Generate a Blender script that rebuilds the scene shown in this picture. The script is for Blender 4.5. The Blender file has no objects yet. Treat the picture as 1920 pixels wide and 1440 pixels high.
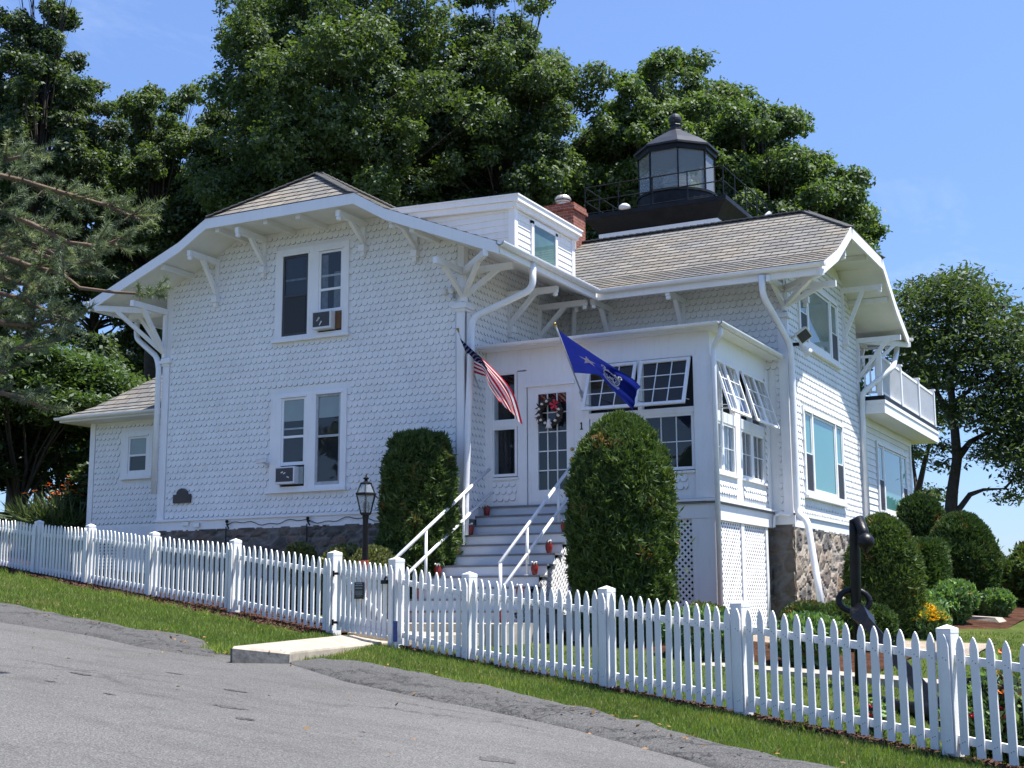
import bpy, bmesh, math, random
import numpy as np
from mathutils import Vector, Matrix, noise
R0=random.Random(7)
scene=bpy.context.scene
COL=scene.collection
# ---------------------------------------------------------------- camera basis (camera stands on the road at the origin, eye 1.6 m up)
YAW,PITCH,ROLL,FPX=-0.483093,0.164029,-0.003996,2474.2
_f=Vector((math.sin(YAW)*math.cos(PITCH),math.cos(YAW)*math.cos(PITCH),math.sin(PITCH)))
_r=Vector((math.cos(YAW),-math.sin(YAW),0)); _u=_r.cross(_f)
_r2=_r*math.cos(ROLL)+_u*math.sin(ROLL); _u2=_u*math.cos(ROLL)-_r*math.sin(ROLL)
def ray(x,y): return _r2*((x-960)/FPX)-_u2*((y-720)/FPX)+_f
def onY(x,y,Y): d=ray(x,y); return d*(Y/d.y)
def onX(x,y,X): d=ray(x,y); return d*(X/d.x)
def onZ(x,y,Z): d=ray(x,y); return d*(Z/d.z)
def at(x,y,D): d=ray(x,y); return d*(D/math.hypot(d.x,d.y))
# ---------------------------------------------------------------- ground heights
def sm(a,b,v):
    t=min(1,max(0,(v-a)/(b-a))); return t*t*(3-2*t)
def fenceY(x): return 12.0-(x+2.07)*0.3681
def plane(x):
    if x<-24: x=-24-(1-math.exp((x+24)/14))*14
    if x>12: x=12+(1-math.exp(-(x-12)/14))*14
    return -1.6-.105*x
def G(x,y):
    d=y-fenceY(max(-24,min(6,x)))
    z=plane(x)+.04*sm(-1.6,-.3,d)
    if d>2: z+=.045*min(d-2,24)+(.0 if d<26 else .006*min(d-26,60))
    if x<-22: z+=.95*sm(22.3,23.9,-x)*sm(.7,2.4,d)*(1-sm(26,60,-x))
    return z
def onG(x,y,dz=0):
    d=ray(x,y); lo,hi=2.0,140.0; prev=None; s=lo
    while s<hi:
        p=d*s
        if p.z<G(p.x,p.y)+dz:
            a,b=s/1.02,s
            for _ in range(25):
                m=(a+b)/2; q=d*m
                if q.z<G(q.x,q.y)+dz: b=m
                else: a=m
            return d*b
        s*=1.02
    return d*hi
# ---------------------------------------------------------------- materials
MATS={}
def newmat(name):
    m=bpy.data.materials.new(name); m.use_nodes=True; nt=m.node_tree
    return m,nt,nt.nodes['Principled BSDF']
def ramp(nt,fac,stops):
    r=nt.nodes.new('ShaderNodeValToRGB'); cr=r.color_ramp
    while len(cr.elements)<len(stops): cr.elements.new(0.5)
    for e,(p,c) in zip(cr.elements,stops): e.position=p; e.color=(c[0],c[1],c[2],1)
    nt.links.new(fac,r.inputs[0]); return r.outputs[0]
def noise_n(nt,scale,detail=4,rough=.55,vec=None,dist=0):
    n=nt.nodes.new('ShaderNodeTexNoise'); n.inputs['Scale'].default_value=scale; n.inputs['Detail'].default_value=detail
    n.inputs['Roughness'].default_value=rough; n.inputs['Distortion'].default_value=dist
    if vec is not None: nt.links.new(vec,n.inputs['Vector'])
    return n
def coord(nt,kind='Object',scale=None):
    c=nt.nodes.new('ShaderNodeTexCoord'); o=c.outputs[kind]
    if scale:
        mp=nt.nodes.new('ShaderNodeMapping'); mp.inputs['Scale'].default_value=scale; nt.links.new(o,mp.inputs['Vector']); o=mp.outputs[0]
    return o
def bump(nt,b,h,strength=.3,dist=.02):
    n=nt.nodes.new('ShaderNodeBump'); n.inputs['Strength'].default_value=strength; n.inputs['Distance'].default_value=dist
    nt.links.new(h,n.inputs['Height']); nt.links.new(n.outputs[0],b.inputs['Normal'])
def mixc(nt,fac,a,b,mode='MIX'):
    m=nt.nodes.new('ShaderNodeMix'); m.data_type='RGBA'; m.blend_type=mode
    for i,v in ((0,fac),(6,a),(7,b)):
        if hasattr(v,'links') or hasattr(v,'is_linked'): nt.links.new(v,m.inputs[i])
        elif i==0: m.inputs[0].default_value=v
        else: m.inputs[i].default_value=(v[0],v[1],v[2],1)
    return m.outputs[2]
def simple(name,c,rough=.6,var=.12,scale=3,bmp=0,bscale=40,metal=0,spec=.5):
    m,nt,b=newmat(name); co=coord(nt)
    n=noise_n(nt,scale,5,.6,co)
    lo=[v*(1-var) for v in c]; hi=[min(1,v*(1+var)) for v in c]
    nt.links.new(ramp(nt,n.outputs[0],[(.3,lo),(.7,hi)]),b.inputs['Base Color'])
    b.inputs['Roughness'].default_value=rough; b.inputs['Metallic'].default_value=metal
    b.inputs['Specular IOR Level'].default_value=spec
    if bmp:
        n2=noise_n(nt,bscale,4,.6,co); bump(nt,b,n2.outputs[0],bmp,.01)
    MATS[name]=m; return m
def white_mat(name,c,dirt=.1,rough=.5,bm=.08,chip=False,island=False):
    m,nt,b=newmat(name); co=coord(nt)
    n1=noise_n(nt,1.1,6,.65,co); n2=noise_n(nt,14,4,.7,coord(nt,'Object',(1,1,.12)))
    base=ramp(nt,n1.outputs[0],[(.35,[v*(1-dirt) for v in c]),(.62,c)])
    streak=ramp(nt,n2.outputs[0],[(.25,(.86,.85,.82)),(.48,(1,1,1))])
    col=mixc(nt,.6,base,streak,'MULTIPLY')
    if chip:
        nc=noise_n(nt,26,5,.75,co); col=mixc(nt,ramp(nt,nc.outputs[0],[(.66,(0,0,0)),(.70,(.85,.85,.85))]),col,(.25,.23,.2))
        na=noise_n(nt,5,5,.7,co); col=mixc(nt,ramp(nt,na.outputs[0],[(.58,(0,0,0)),(.72,(.32,.32,.32))]),col,(.45,.47,.38))
    if island:
        gi=nt.nodes.new('ShaderNodeNewGeometry'); col=mixc(nt,1,col,ramp(nt,gi.outputs['Random Per Island'],[(0,(.95,.95,.945)),(1,(1,1,1))]),'MULTIPLY')
    nt.links.new(col,b.inputs['Base Color'])
    b.inputs['Roughness'].default_value=rough; b.inputs['Specular IOR Level'].default_value=.35
    n3=noise_n(nt,60,3,.6,co); bump(nt,b,n3.outputs[0],bm,.01)
    MATS[name]=m; return m
white_mat('siding_white',(.85,.85,.845),.08,.55,.08,False,True)
white_mat('trim_white',(.85,.85,.86),.05,.45)
white_mat('fence_white',(.82,.82,.82),.12,.5,.15,True); 
simple('gutter_white',(.8,.81,.83),.25,.06,4)
simple('shingle_butt_shade',(.33,.34,.36),.8,.3,7)  # grey butt edges paint in the shadow line under each scallop
simple('soffit_white',(.76,.755,.73),.6,.06,2)
simple('black_paint',(.009,.01,.013),.5,.5,5,.25,30,0,.22)
simple('lantern_black',(.024,.027,.036),.5,.35,3,.2,20,0,.3)
simple('cap_shingle',(.14,.137,.13),.9,.25,9,.4,40)
simple('membrane_grey',(.10,.10,.10),.8,.15,4)
simple('anchor_black',(.006,.006,.008),.4,.6,9,.5,26,0,.3)
simple('room_shade',(.008,.009,.011),.8,.3,2)  # near-black colour painted in for the shade inside rooms and crawl spaces
simple('screen_dark',(.022,.024,.03),.6,.1,30)
simple('blind_grey',(.33,.37,.36),.8,.08,2)
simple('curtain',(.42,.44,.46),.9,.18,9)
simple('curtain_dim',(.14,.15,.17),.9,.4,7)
simple('teal_sky',(.115,.34,.325),.7,.05,1)  # sky reflected in tinted panes, painted as an even teal
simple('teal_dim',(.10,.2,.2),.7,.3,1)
simple('ac_grille',(.05,.052,.06),.6,.3,60,.4,120)
simple('plywood',(.16,.08,.035),.8,.3,12)
simple('tread_grey',(.17,.18,.2),.6,.12,6)
simple('riser_grey',(.62,.64,.68),.5,.06,3)
simple('concrete',(.36,.315,.255),.85,.22,4,.4,60)
simple('concrete_dark',(.10,.10,.10),.9,.5,8,.5,40)
simple('flue_metal',(.55,.5,.42),.4,.3,6,0,1,.6)
simple('brass',(.45,.33,.12),.35,.1,5,0,1,1)
simple('plaque_bronze',(.035,.025,.022),.4,.3,8)
simple('pot_red',(.22,.02,.018),.35,.2,6)
simple('petal_white',(.75,.7,.66),.7,.1,8)
simple('petal_yellow',(.75,.48,.01),.7,.2,8)
simple('petal_red',(.6,.025,.06),.7,.25,8)
simple('petal_orange',(.75,.18,.03),.7,.3,4)
simple('sign_black',(.012,.012,.014),.4,.1,4)
simple('sign_ink',(.35,.35,.36),.6,.1,4)
simple('sign_blue',(.03,.06,.25),.45,.1,4)
simple('pole_metal',(.55,.56,.58),.3,.1,6,0,1,.7)
simple('orange_panel',(.5,.11,.05),.6,.2,9)
simple('bark',(.045,.037,.03),.9,.35,6,.6,18)
simple('pine_bark',(.13,.09,.062),.9,.3,8,.5,22)
simple('weathered_wood',(.25,.24,.25),.8,.2,8)
simple('camera_white',(.7,.7,.7),.35,.05,5)
def schlick(nt,f0=.045):
    ge=nt.nodes.new('ShaderNodeNewGeometry'); dt=nt.nodes.new('ShaderNodeVectorMath'); dt.operation='DOT_PRODUCT'; nt.links.new(ge.outputs['Incoming'],dt.inputs[0]); nt.links.new(ge.outputs['Normal'],dt.inputs[1])
    prev=dt.outputs['Value']
    for op,v in (('ABSOLUTE',None),('SUBTRACT',None),('POWER',5.0),('MULTIPLY_ADD',None)):
        n=nt.nodes.new('ShaderNodeMath'); n.operation=op
        if op=='SUBTRACT': n.inputs[0].default_value=1.0; nt.links.new(prev,n.inputs[1])
        else: nt.links.new(prev,n.inputs[0])
        if op=='POWER': n.inputs[1].default_value=v
        if op=='MULTIPLY_ADD': n.inputs[1].default_value=1-f0; n.inputs[2].default_value=f0
        prev=n.outputs[0]
    return n
CLOTH_flag_blue=(.01,.018,.15)
CLOTH_flag_navy=(.012,.016,.07)
CLOTH_flag_red=(.55,.015,.04)
CLOTH_flag_white=(.8,.79,.78)
CLOTH_emblem_pale=(.42,.5,.85)
CLOTH_emblem_mid=(.12,.17,.55)
def glass_mat(name,tint=(1,1,1),gl=(1,1,1),sky_haze=0):
    m=bpy.data.materials.new(name); m.use_nodes=True; nt=m.node_tree; nt.nodes.clear()
    o=nt.nodes.new('ShaderNodeOutputMaterial'); mx=nt.nodes.new('ShaderNodeMixShader'); t=nt.nodes.new('ShaderNodeBsdfTransparent'); g=nt.nodes.new('ShaderNodeBsdfGlossy')
    fr=schlick(nt)
    n=noise_n(nt,1.6,2,.5,coord(nt)); bp=nt.nodes.new('ShaderNodeBump'); bp.inputs['Strength'].default_value=.04; nt.links.new(n.outputs[0],bp.inputs['Height']); nt.links.new(bp.outputs[0],g.inputs['Normal'])
    g.inputs['Roughness'].default_value=.015; g.inputs['Color'].default_value=(*gl,1); t.inputs['Color'].default_value=(*tint,1)
    nt.links.new(fr.outputs[0],mx.inputs[0]); nt.links.new(t.outputs[0],mx.inputs[1]); nt.links.new(g.outputs[0],mx.inputs[2]); out=mx.outputs[0]
    if sky_haze:
        df=nt.nodes.new('ShaderNodeBsdfDiffuse'); df.inputs[0].default_value=(.62,.66,.68,1); m3=nt.nodes.new('ShaderNodeMixShader'); m3.inputs[0].default_value=sky_haze; nt.links.new(out,m3.inputs[1]); nt.links.new(df.outputs[0],m3.inputs[2]); out=m3.outputs[0]  # pale diffuse mixed in for sky haze reflected by the lantern panes
    nt.links.new(out,o.inputs[0])
    MATS[name]=m
glass_mat('glass',(.86,.9,.9)); glass_mat('lantern_glass',(.8,.84,.86),(1,1,1),.2)
def roof_mat():
    m,nt,b=newmat('roof_shingle'); uv=nt.nodes.new('ShaderNodeUVMap'); uv.uv_map='uv'
    br=nt.nodes.new('ShaderNodeTexBrick'); br.offset=.5; br.inputs['Scale'].default_value=1
    br.inputs['Brick Width'].default_value=.34; br.inputs['Row Height'].default_value=1.0; br.inputs['Mortar Size'].default_value=.014; br.inputs['Bias'].default_value=-.1
    br.inputs['Color1'].default_value=(.15,.146,.138,1); br.inputs['Color2'].default_value=(.225,.217,.2,1); br.inputs['Mortar'].default_value=(.06,.06,.06,1)
    nt.links.new(uv.outputs[0],br.inputs['Vector'])
    n=noise_n(nt,.55,4,.6,coord(nt)); n2=noise_n(nt,45,3,.7,coord(nt))
    t=ramp(nt,n.outputs[0],[(.35,(.82,.86,.92)),(.65,(1.14,1.03,.88))])
    g=ramp(nt,n2.outputs[0],[(.3,(.75,.75,.75)),(.7,(1.2,1.2,1.2))])
    nt.links.new(mixc(nt,1,mixc(nt,1,br.outputs[0],t,'MULTIPLY'),g,'MULTIPLY'),b.inputs['Base Color']); b.inputs['Roughness'].default_value=.9
    bump(nt,b,n2.outputs[0],.3,.01); MATS['roof_shingle']=m
roof_mat()
def brick_mat():
    m,nt,b=newmat('brick'); co=coord(nt)
    ax=nt.nodes.new('ShaderNodeSeparateXYZ'); nt.links.new(co,ax.inputs[0]); ad=nt.nodes.new('ShaderNodeMath'); ad.operation='ADD'; nt.links.new(ax.outputs[0],ad.inputs[0]); nt.links.new(ax.outputs[1],ad.inputs[1])
    cb=nt.nodes.new('ShaderNodeCombineXYZ'); nt.links.new(ad.outputs[0],cb.inputs[0]); nt.links.new(ax.outputs[2],cb.inputs[1])
    br=nt.nodes.new('ShaderNodeTexBrick'); br.inputs['Scale'].default_value=1; br.inputs['Brick Width'].default_value=.2; br.inputs['Row Height'].default_value=.07; br.inputs['Mortar Size'].default_value=.007
    br.inputs['Color1'].default_value=(.2,.045,.028,1); br.inputs['Color2'].default_value=(.3,.085,.05,1); br.inputs['Mortar'].default_value=(.25,.2,.17,1)
    nt.links.new(cb.outputs[0],br.inputs['Vector']); n=noise_n(nt,9,4,.6,co)
    nt.links.new(mixc(nt,1,br.outputs[0],ramp(nt,n.outputs[0],[(.3,(.6,.6,.6)),(.7,(1.15,1.1,1.05))]),'MULTIPLY'),b.inputs['Base Color']); b.inputs['Roughness'].default_value=.9
    bump(nt,b,br.outputs[1],-.5,.01); MATS['brick']=m
brick_mat()
def stone_mat(name,cols,mort):
    m,nt,b=newmat(name); co=coord(nt)
    at_=nt.nodes.new('ShaderNodeAttribute'); at_.attribute_name='cell'
    n=noise_n(nt,7,6,.7,co,.4); n2=noise_n(nt,30,4,.7,co)
    base=ramp(nt,at_.outputs['Fac'],[(i/(len(cols)-1),c) for i,c in enumerate(cols)])
    var=ramp(nt,n.outputs[0],[(.25,(.6,.58,.56)),(.5,(.95,.93,.9)),(.75,(1.35,1.3,1.2))])
    c1=mixc(nt,1,base,var,'MULTIPLY')
    ed=nt.nodes.new('ShaderNodeAttribute'); ed.attribute_name='edge'
    ef=ramp(nt,ed.outputs['Fac'],[(.0,(1,1,1)),(.13,(0,0,0))])
    nt.links.new(mixc(nt,ef,c1,mort),b.inputs['Base Color']); b.inputs['Roughness'].default_value=.95
    bump(nt,b,n2.outputs[0],.6,.02); MATS[name]=m
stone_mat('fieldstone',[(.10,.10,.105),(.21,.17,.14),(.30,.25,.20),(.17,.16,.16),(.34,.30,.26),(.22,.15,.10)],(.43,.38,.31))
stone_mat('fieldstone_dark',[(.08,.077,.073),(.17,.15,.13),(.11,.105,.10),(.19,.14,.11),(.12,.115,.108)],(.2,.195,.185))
def asphalt_mat(name,c,spk,crack):
    m,nt,b=newmat(name); co=coord(nt)
    n1=noise_n(nt,.35,5,.6,co); n2=noise_n(nt,70,2,.8,co); n3=noise_n(nt,2.2,5,.65,coord(nt,'Object',(.5,1.6,1)))
    base=ramp(nt,n1.outputs[0],[(.3,[v*.88 for v in c]),(.7,[v*1.12 for v in c])])
    sp=ramp(nt,n2.outputs[0],[(.32,(.55,.55,.56)),(.5,(1,1,1)),(.68,(1+spk,1+spk,1+spk*.96))])
    st=ramp(nt,n3.outputs[0],[(.24,(.72,.72,.74)),(.42,(1,1,1))])
    col=mixc(nt,1,mixc(nt,1,base,sp,'MULTIPLY'),st,'MULTIPLY')
    if crack=='fine':
        vo=nt.nodes.new('ShaderNodeTexVoronoi'); vo.feature='DISTANCE_TO_EDGE'; vo.inputs['Scale'].default_value=.42; nd=noise_n(nt,1.3,6,.7,co,1.0); nt.links.new(mixc(nt,.35,coord(nt,'Object',(.6,1.5,1)),nd.outputs[1]),vo.inputs['Vector'])
        cr=ramp(nt,vo.outputs[0],[(.0,(.5,.5,.5)),(.006,(.9,.9,.9)),(.014,(1,1,1))]); mk_=ramp(nt,noise_n(nt,.5,3,.5,co).outputs[0],[(.48,(0,0,0)),(.6,(1,1,1))]); col=mixc(nt,mk_,col,mixc(nt,1,col,cr,'MULTIPLY'))
        pt=ramp(nt,noise_n(nt,.9,5,.75,coord(nt,'Object',(.7,2.6,1))).outputs[0],[(.5,(1,1,1)),(.62,(.86,.85,.84)),(.75,(1.08,1.07,1.05))]); col=mixc(nt,1,col,pt,'MULTIPLY')
    elif crack:
        vo=nt.nodes.new('ShaderNodeTexVoronoi'); vo.feature='DISTANCE_TO_EDGE'; vo.inputs['Scale'].default_value=1.6
        nd=noise_n(nt,3,4,.6,co,1.5); nt.links.new(mixc(nt,.55,coord(nt,'Object',(.55,2.2,1)),nd.outputs[1]),vo.inputs['Vector'])
        col=mixc(nt,1,col,ramp(nt,vo.outputs[0],[(.0,(.35,.35,.36)),(.035,(.95,.95,.95)),(.1,(1,1,1))]),'MULTIPLY')
    nt.links.new(col,b.inputs['Base Color']); b.inputs['Roughness'].default_value=.9; b.inputs['Specular IOR Level'].default_value=.25
    bump(nt,b,n2.outputs[0],.5,.01); MATS[name]=m
asphalt_mat('asphalt',(.106,.104,.102),.85,'fine'); asphalt_mat('asphalt_berm',(.078,.077,.076),.9,True)
def ground_mat(name,a,c,d,scale,bscale=55):
    m,nt,b=newmat(name); co=coord(nt); n=noise_n(nt,scale,6,.65,co); n2=noise_n(nt,bscale,4,.8,co)
    base=ramp(nt,n.outputs[0],[(.3,a),(.5,c),(.72,d)]); sp=ramp(nt,n2.outputs[0],[(.3,(.35,.35,.35)),(.55,(1,1,1)),(.72,(1.9,1.8,1.7))])
    nt.links.new(mixc(nt,1,base,sp,'MULTIPLY'),b.inputs['Base Color']); b.inputs['Roughness'].default_value=1; b.inputs['Specular IOR Level'].default_value=.1
    bump(nt,b,n2.outputs[0],.8,.03); MATS[name]=m
ground_mat('lawn_soil',(.045,.062,.014),(.075,.105,.022),(.12,.14,.035),1.1)
ground_mat('mulch_bark',(.035,.016,.01),(.075,.034,.02),(.13,.062,.036),3,38)
ground_mat('stone_dust',(.3,.25,.2),(.4,.33,.26),(.48,.4,.32),2,60)
def leaf_mat(name,c,trans=.35,gloss=.12):
    m=bpy.data.materials.new(name); m.use_nodes=True; nt=m.node_tree; nt.nodes.clear()
    o=nt.nodes.new('ShaderNodeOutputMaterial'); d=nt.nodes.new('ShaderNodeBsdfDiffuse'); t=nt.nodes.new('ShaderNodeBsdfTranslucent'); g=nt.nodes.new('ShaderNodeBsdfGlossy')
    mx=nt.nodes.new('ShaderNodeMixShader'); m2=nt.nodes.new('ShaderNodeMixShader'); 
    at_=nt.nodes.new('ShaderNodeAttribute'); at_.attribute_name='tone'
    colr=ramp(nt,at_.outputs['Fac'],[(0,[v*.55 for v in c]),(.5,c),(1,(min(1,c[0]*1.9),c[1]*1.6,c[2]*1.25))])
    nt.links.new(colr,d.inputs[0]); tr=mixc(nt,1,colr,(1.25,1.35,.6),'MULTIPLY'); nt.links.new(tr,t.inputs[0])
    g.inputs['Roughness'].default_value=.6; g.inputs[0].default_value=(.8,.85,.9,1)
    mx.inputs[0].default_value=trans; nt.links.new(d.outputs[0],mx.inputs[1]); nt.links.new(t.outputs[0],mx.inputs[2])
    m2.inputs[0].default_value=gloss*.4; nt.links.new(mx.outputs[0],m2.inputs[1]); nt.links.new(g.outputs[0],m2.inputs[2]); nt.links.new(m2.outputs[0],o.inputs[0])
    MATS[name]=m
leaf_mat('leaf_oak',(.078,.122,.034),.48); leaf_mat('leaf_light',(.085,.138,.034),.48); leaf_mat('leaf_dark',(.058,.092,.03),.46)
leaf_mat('leaf_arborvitae',(.065,.11,.028),.25,.06); leaf_mat('leaf_yew',(.05,.09,.028),.2,.06); leaf_mat('leaf_box',(.12,.14,.04),.25); leaf_mat('leaf_sedum',(.13,.23,.07),.3)
leaf_mat('leaf_lily',(.065,.10,.03),.3); leaf_mat('needle_pine',(.15,.2,.115),.25,.1); simple('nail_dark',(.07,.06,.055),.6,.3,9); leaf_mat('leaf_fallen',(.2,.12,.05),.1,.05); leaf_mat('leaf_dry',(.16,.10,.04),.2,.05); leaf_mat('grass_blade',(.155,.225,.05),.4,.06); leaf_mat('grass_straw',(.3,.27,.12),.3,.05); leaf_mat('leaf_maple',(.06,.105,.032),.35)
def cloth_mat(name,c,trans=.42):
    m=bpy.data.materials.new(name); m.use_nodes=True; nt=m.node_tree; nt.nodes.clear(); o=nt.nodes.new('ShaderNodeOutputMaterial'); d=nt.nodes.new('ShaderNodeBsdfDiffuse'); t=nt.nodes.new('ShaderNodeBsdfTranslucent'); mx=nt.nodes.new('ShaderNodeMixShader'); mx.inputs[0].default_value=trans
    n=noise_n(nt,9,4,.6,coord(nt)); col=ramp(nt,n.outputs[0],[(.3,[v*.88 for v in c]),(.7,[min(1,v*1.1) for v in c])]); nt.links.new(col,d.inputs[0]); nt.links.new(col,t.inputs[0]); nt.links.new(d.outputs[0],mx.inputs[1]); nt.links.new(t.outputs[0],mx.inputs[2]); nt.links.new(mx.outputs[0],o.inputs[0]); MATS[name]=m
for n_,c_ in (('flag_blue',CLOTH_flag_blue),('flag_navy',CLOTH_flag_navy),('flag_red',CLOTH_flag_red),('flag_white',CLOTH_flag_white),('emblem_pale',CLOTH_emblem_pale),('emblem_mid',CLOTH_emblem_mid)): cloth_mat(n_,c_)
# ---------------------------------------------------------------- mesh builder
class MB:
    def __init__(s): s.v=[]; s.f=[]; s.m=[]; s.uv=None; s.mats=[]
    def add(s,vs,fs,mi=0):
        o=len(s.v); s.v+= [tuple(p) for p in vs]
        for f in fs: s.f.append([o+i for i in f]); s.m.append(mi)
        return s
    def hexa(s,c,mi=0): return s.add(c,[(0,3,2,1),(4,5,6,7),(0,1,5,4),(1,2,6,5),(2,3,7,6),(3,0,4,7)],mi)
    def box(s,x0,x1,y0,y1,z0,z1,mi=0): return s.hexa([(x0,y0,z0),(x1,y0,z0),(x1,y1,z0),(x0,y1,z0),(x0,y0,z1),(x1,y0,z1),(x1,y1,z1),(x0,y1,z1)],mi)
    def mbox(s,F,a,b,c,d,e,f,mi=0): # F(s,t,d) wall frame
        return s.hexa([F(a,c,e),F(b,c,e),F(b,c,f),F(a,c,f),F(a,d,e),F(b,d,e),F(b,d,f),F(a,d,f)],mi)
    def bar(s,p,q,w,h,up=(0,0,1),mi=0):
        p=Vector(p);q=Vector(q);d=(q-p).normalized(); u=Vector(up)
        if abs(d.dot(u))>.98: u=Vector((0,1,0))
        r=d.cross(u).normalized()*(w/2); u=r.cross(d).normalized()*(h/2)
        return s.hexa([p-r-u,p+r-u,p+r+u,p-r+u,q-r-u,q+r-u,q+r+u,q-r+u],mi)
    def tube(s,pts,rad,n=8,cap=True,mi=0):
        pts=[Vector(p) for p in pts]; rad=rad if isinstance(rad,(list,tuple)) else [rad]*len(pts)
        o=len(s.v); ref=None
        for i,p in enumerate(pts):
            d=(pts[min(i+1,len(pts)-1)]-pts[max(i-1,0)]).normalized()
            if ref is None: ref=Vector((0,0,1)) if abs(d.z)<.9 else Vector((1,0,0))
            a=d.cross(ref).normalized(); b=a.cross(d).normalized(); ref=b
            for k in range(n):
                t=2*math.pi*k/n; s.v.append(tuple(p+(a*math.cos(t)+b*math.sin(t))*rad[i]))
        for i in range(len(pts)-1):
            for k in range(n):
                k2=(k+1)%n; s.f.append([o+i*n+k,o+i*n+k2,o+(i+1)*n+k2,o+(i+1)*n+k]); s.m.append(mi)
        if cap:
            s.f.append([o+k for k in range(n)][::-1]); s.m.append(mi); s.f.append([o+(len(pts)-1)*n+k for k in range(n)]); s.m.append(mi)
        return s
    def lathe(s,c,prof,n=16,mi=0,rot=0):
        o=len(s.v); c=Vector(c)
        for r,z in prof:
            for k in range(n):
                t=2*math.pi*k/n+rot; s.v.append((c.x+r*math.cos(t),c.y+r*math.sin(t),c.z+z))
        for i in range(len(prof)-1):
            for k in range(n):
                k2=(k+1)%n; s.f.append([o+i*n+k,o+i*n+k2,o+(i+1)*n+k2,o+(i+1)*n+k]); s.m.append(mi)
        s.f.append([o+k for k in range(n)][::-1]); s.m.append(mi); s.f.append([o+(len(prof)-1)*n+k for k in range(n)]); s.m.append(mi)
        return s
    def prism(s,pts,off,mi=0):
        n=len(pts); off=Vector(off); a=[Vector(p) for p in pts]
        fs=[list(range(n))[::-1],list(range(n,2*n))]+[(i,(i+1)%n,n+(i+1)%n,n+i) for i in range(n)]
        return s.add(a+[p+off for p in a],fs,mi)
    def build(s,name,mat,parent=None,smooth=False,origin=None):
        me=bpy.data.meshes.new(name)
        o=Vector(origin) if origin is not None else None
        vs=[(p[0]-o.x,p[1]-o.y,p[2]-o.z) for p in s.v] if o is not None else s.v
        me.from_pydata(vs,[],s.f)
        for m in (mat if isinstance(mat,(list,tuple)) else [mat]): me.materials.append(MATS[m])
        if any(s.m): me.polygons.foreach_set('material_index',s.m)
        if smooth: me.polygons.foreach_set('use_smooth',[True]*len(me.polygons))
        if s.uv:
            l=me.uv_layers.new(name='uv'); l.data.foreach_set('uv',[c for q in s.uv for c in q])
        ob=bpy.data.objects.new(name,me); COL.objects.link(ob)
        if o is not None: ob.location=o
        if parent is not None:
            ob.parent=parent; 
            if o is None: ob.matrix_parent_inverse=world(parent).inverted()
            else: ob.matrix_parent_inverse=world(parent).inverted()
        return ob
def world(o):
    m=Matrix.LocRotScale(o.location,o.rotation_euler,o.scale)
    return (world(o.parent)@o.matrix_parent_inverse@m) if o.parent else m
def tag(o,label,cat,group=None,kind=None):
    if label: o['label']=label
    if cat: o['category']=cat
    if group: o['group']=group
    if kind: o['kind']=kind
    return o
def thing(name,label,cat,loc=(0,0,0),group=None):
    o=bpy.data.objects.new(name,None); COL.objects.link(o); o.location=loc; o.empty_display_size=.2
    return tag(o,label,cat,group)
def structure(o): o['kind']='structure'; return o
def copy_tree(o,parent=None):
    c=o.copy(); COL.objects.link(c)
    if parent is not None: c.parent=parent; c.matrix_parent_inverse=o.matrix_parent_inverse.copy()
    for ch in [x for x in bpy.data.objects if x.parent==o]: copy_tree(ch,c)
    return c
def FY(Y): return lambda s,t,d: (s,Y-d,t)      # wall that faces the road
def FX(X): return lambda s,t,d: (X+d,s,t)      # wall that faces right
# ================================================================ SETTING
def grid_sheet(name,mat,xs,ys,zf):
    nx,ny=len(xs),len(ys); v=[(x,y,zf(x,y)) for y in ys for x in xs]
    f=[(j*nx+i,j*nx+i+1,(j+1)*nx+i+1,(j+1)*nx+i) for j in range(ny-1) for i in range(nx-1)]
    me=bpy.data.meshes.new(name); me.from_pydata(v,[],f); me.materials.append(MATS[mat]); me.polygons.foreach_set('use_smooth',[True]*len(f))
    o=bpy.data.objects.new(name,me); COL.objects.link(o); return structure(o)
def rng(*segs):
    out=[]
    for a,b,st in segs:
        n=max(1,round((b-a)/st)); out+=[a+(b-a)*i/n for i in range(n)]
    return out+[segs[-1][1]]
# edge of the asphalt, measured on the road plane
def onR(x,y,dz=0):
    d=ray(x,y); return d*((-1.6+dz)/(d.z+.105*d.x))
bermL_in=[onR(*q) for q in [(0,1140),(100,1160),(233,1190),(380,1210),(403,1226)]]
bermL_out=[onR(*q) for q in [(0,1168),(167,1193),(267,1217),(330,1226),(400,1233)]]
bermR_in=[onR(*q) for q in [(545,1242),(640,1252),(723,1263),(773,1272),(940,1310),(1073,1343),(1207,1373),(1280,1397),(1397,1427)]]
bermR_out=[onR(*q) for q in [(545,1246),(640,1279),(773,1307),(907,1333),(1073,1370),(1207,1407),(1273,1423),(1340,1445)]]
def lerp_poly(P,x):
    P=sorted(P,key=lambda p:p[0])
    if x<=P[0][0]: return P[0][1]
    for a,b in zip(P,P[1:]):
        if x<=b[0]: return a[1]+(b[1]-a[1])*(x-a[0])/(b[0]-a[0]+1e-9)
    return P[-1][1]
roadedge=[(p.x,p.y) for p in bermL_in+bermR_in]+[(-40,13.6),(0,10.4),(20,9.8)]
roadedge.sort()
def roadY(x): return lerp_poly(roadedge,x)
def gz(x,y):
    z=G(x,y); d=roadY(x)-y
    return z-.06*sm(-.1,.25,d)
ground=grid_sheet('ground','lawn_soil',rng((-320,-60,20),(-60,-26,3),(-26,8,.4),(8,60,4),(60,320,20)),rng((-60,-6,6),(-6,8,1.5),(8,22,.35),(22,44,1.2),(44,110,5),(110,420,31)),gz)
road=grid_sheet('road','asphalt',rng((-60,-20,2),(-20,10,.5),(10,40,3)),[i/22 for i in range(23)],lambda x,y:0)
me=road.data
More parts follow.
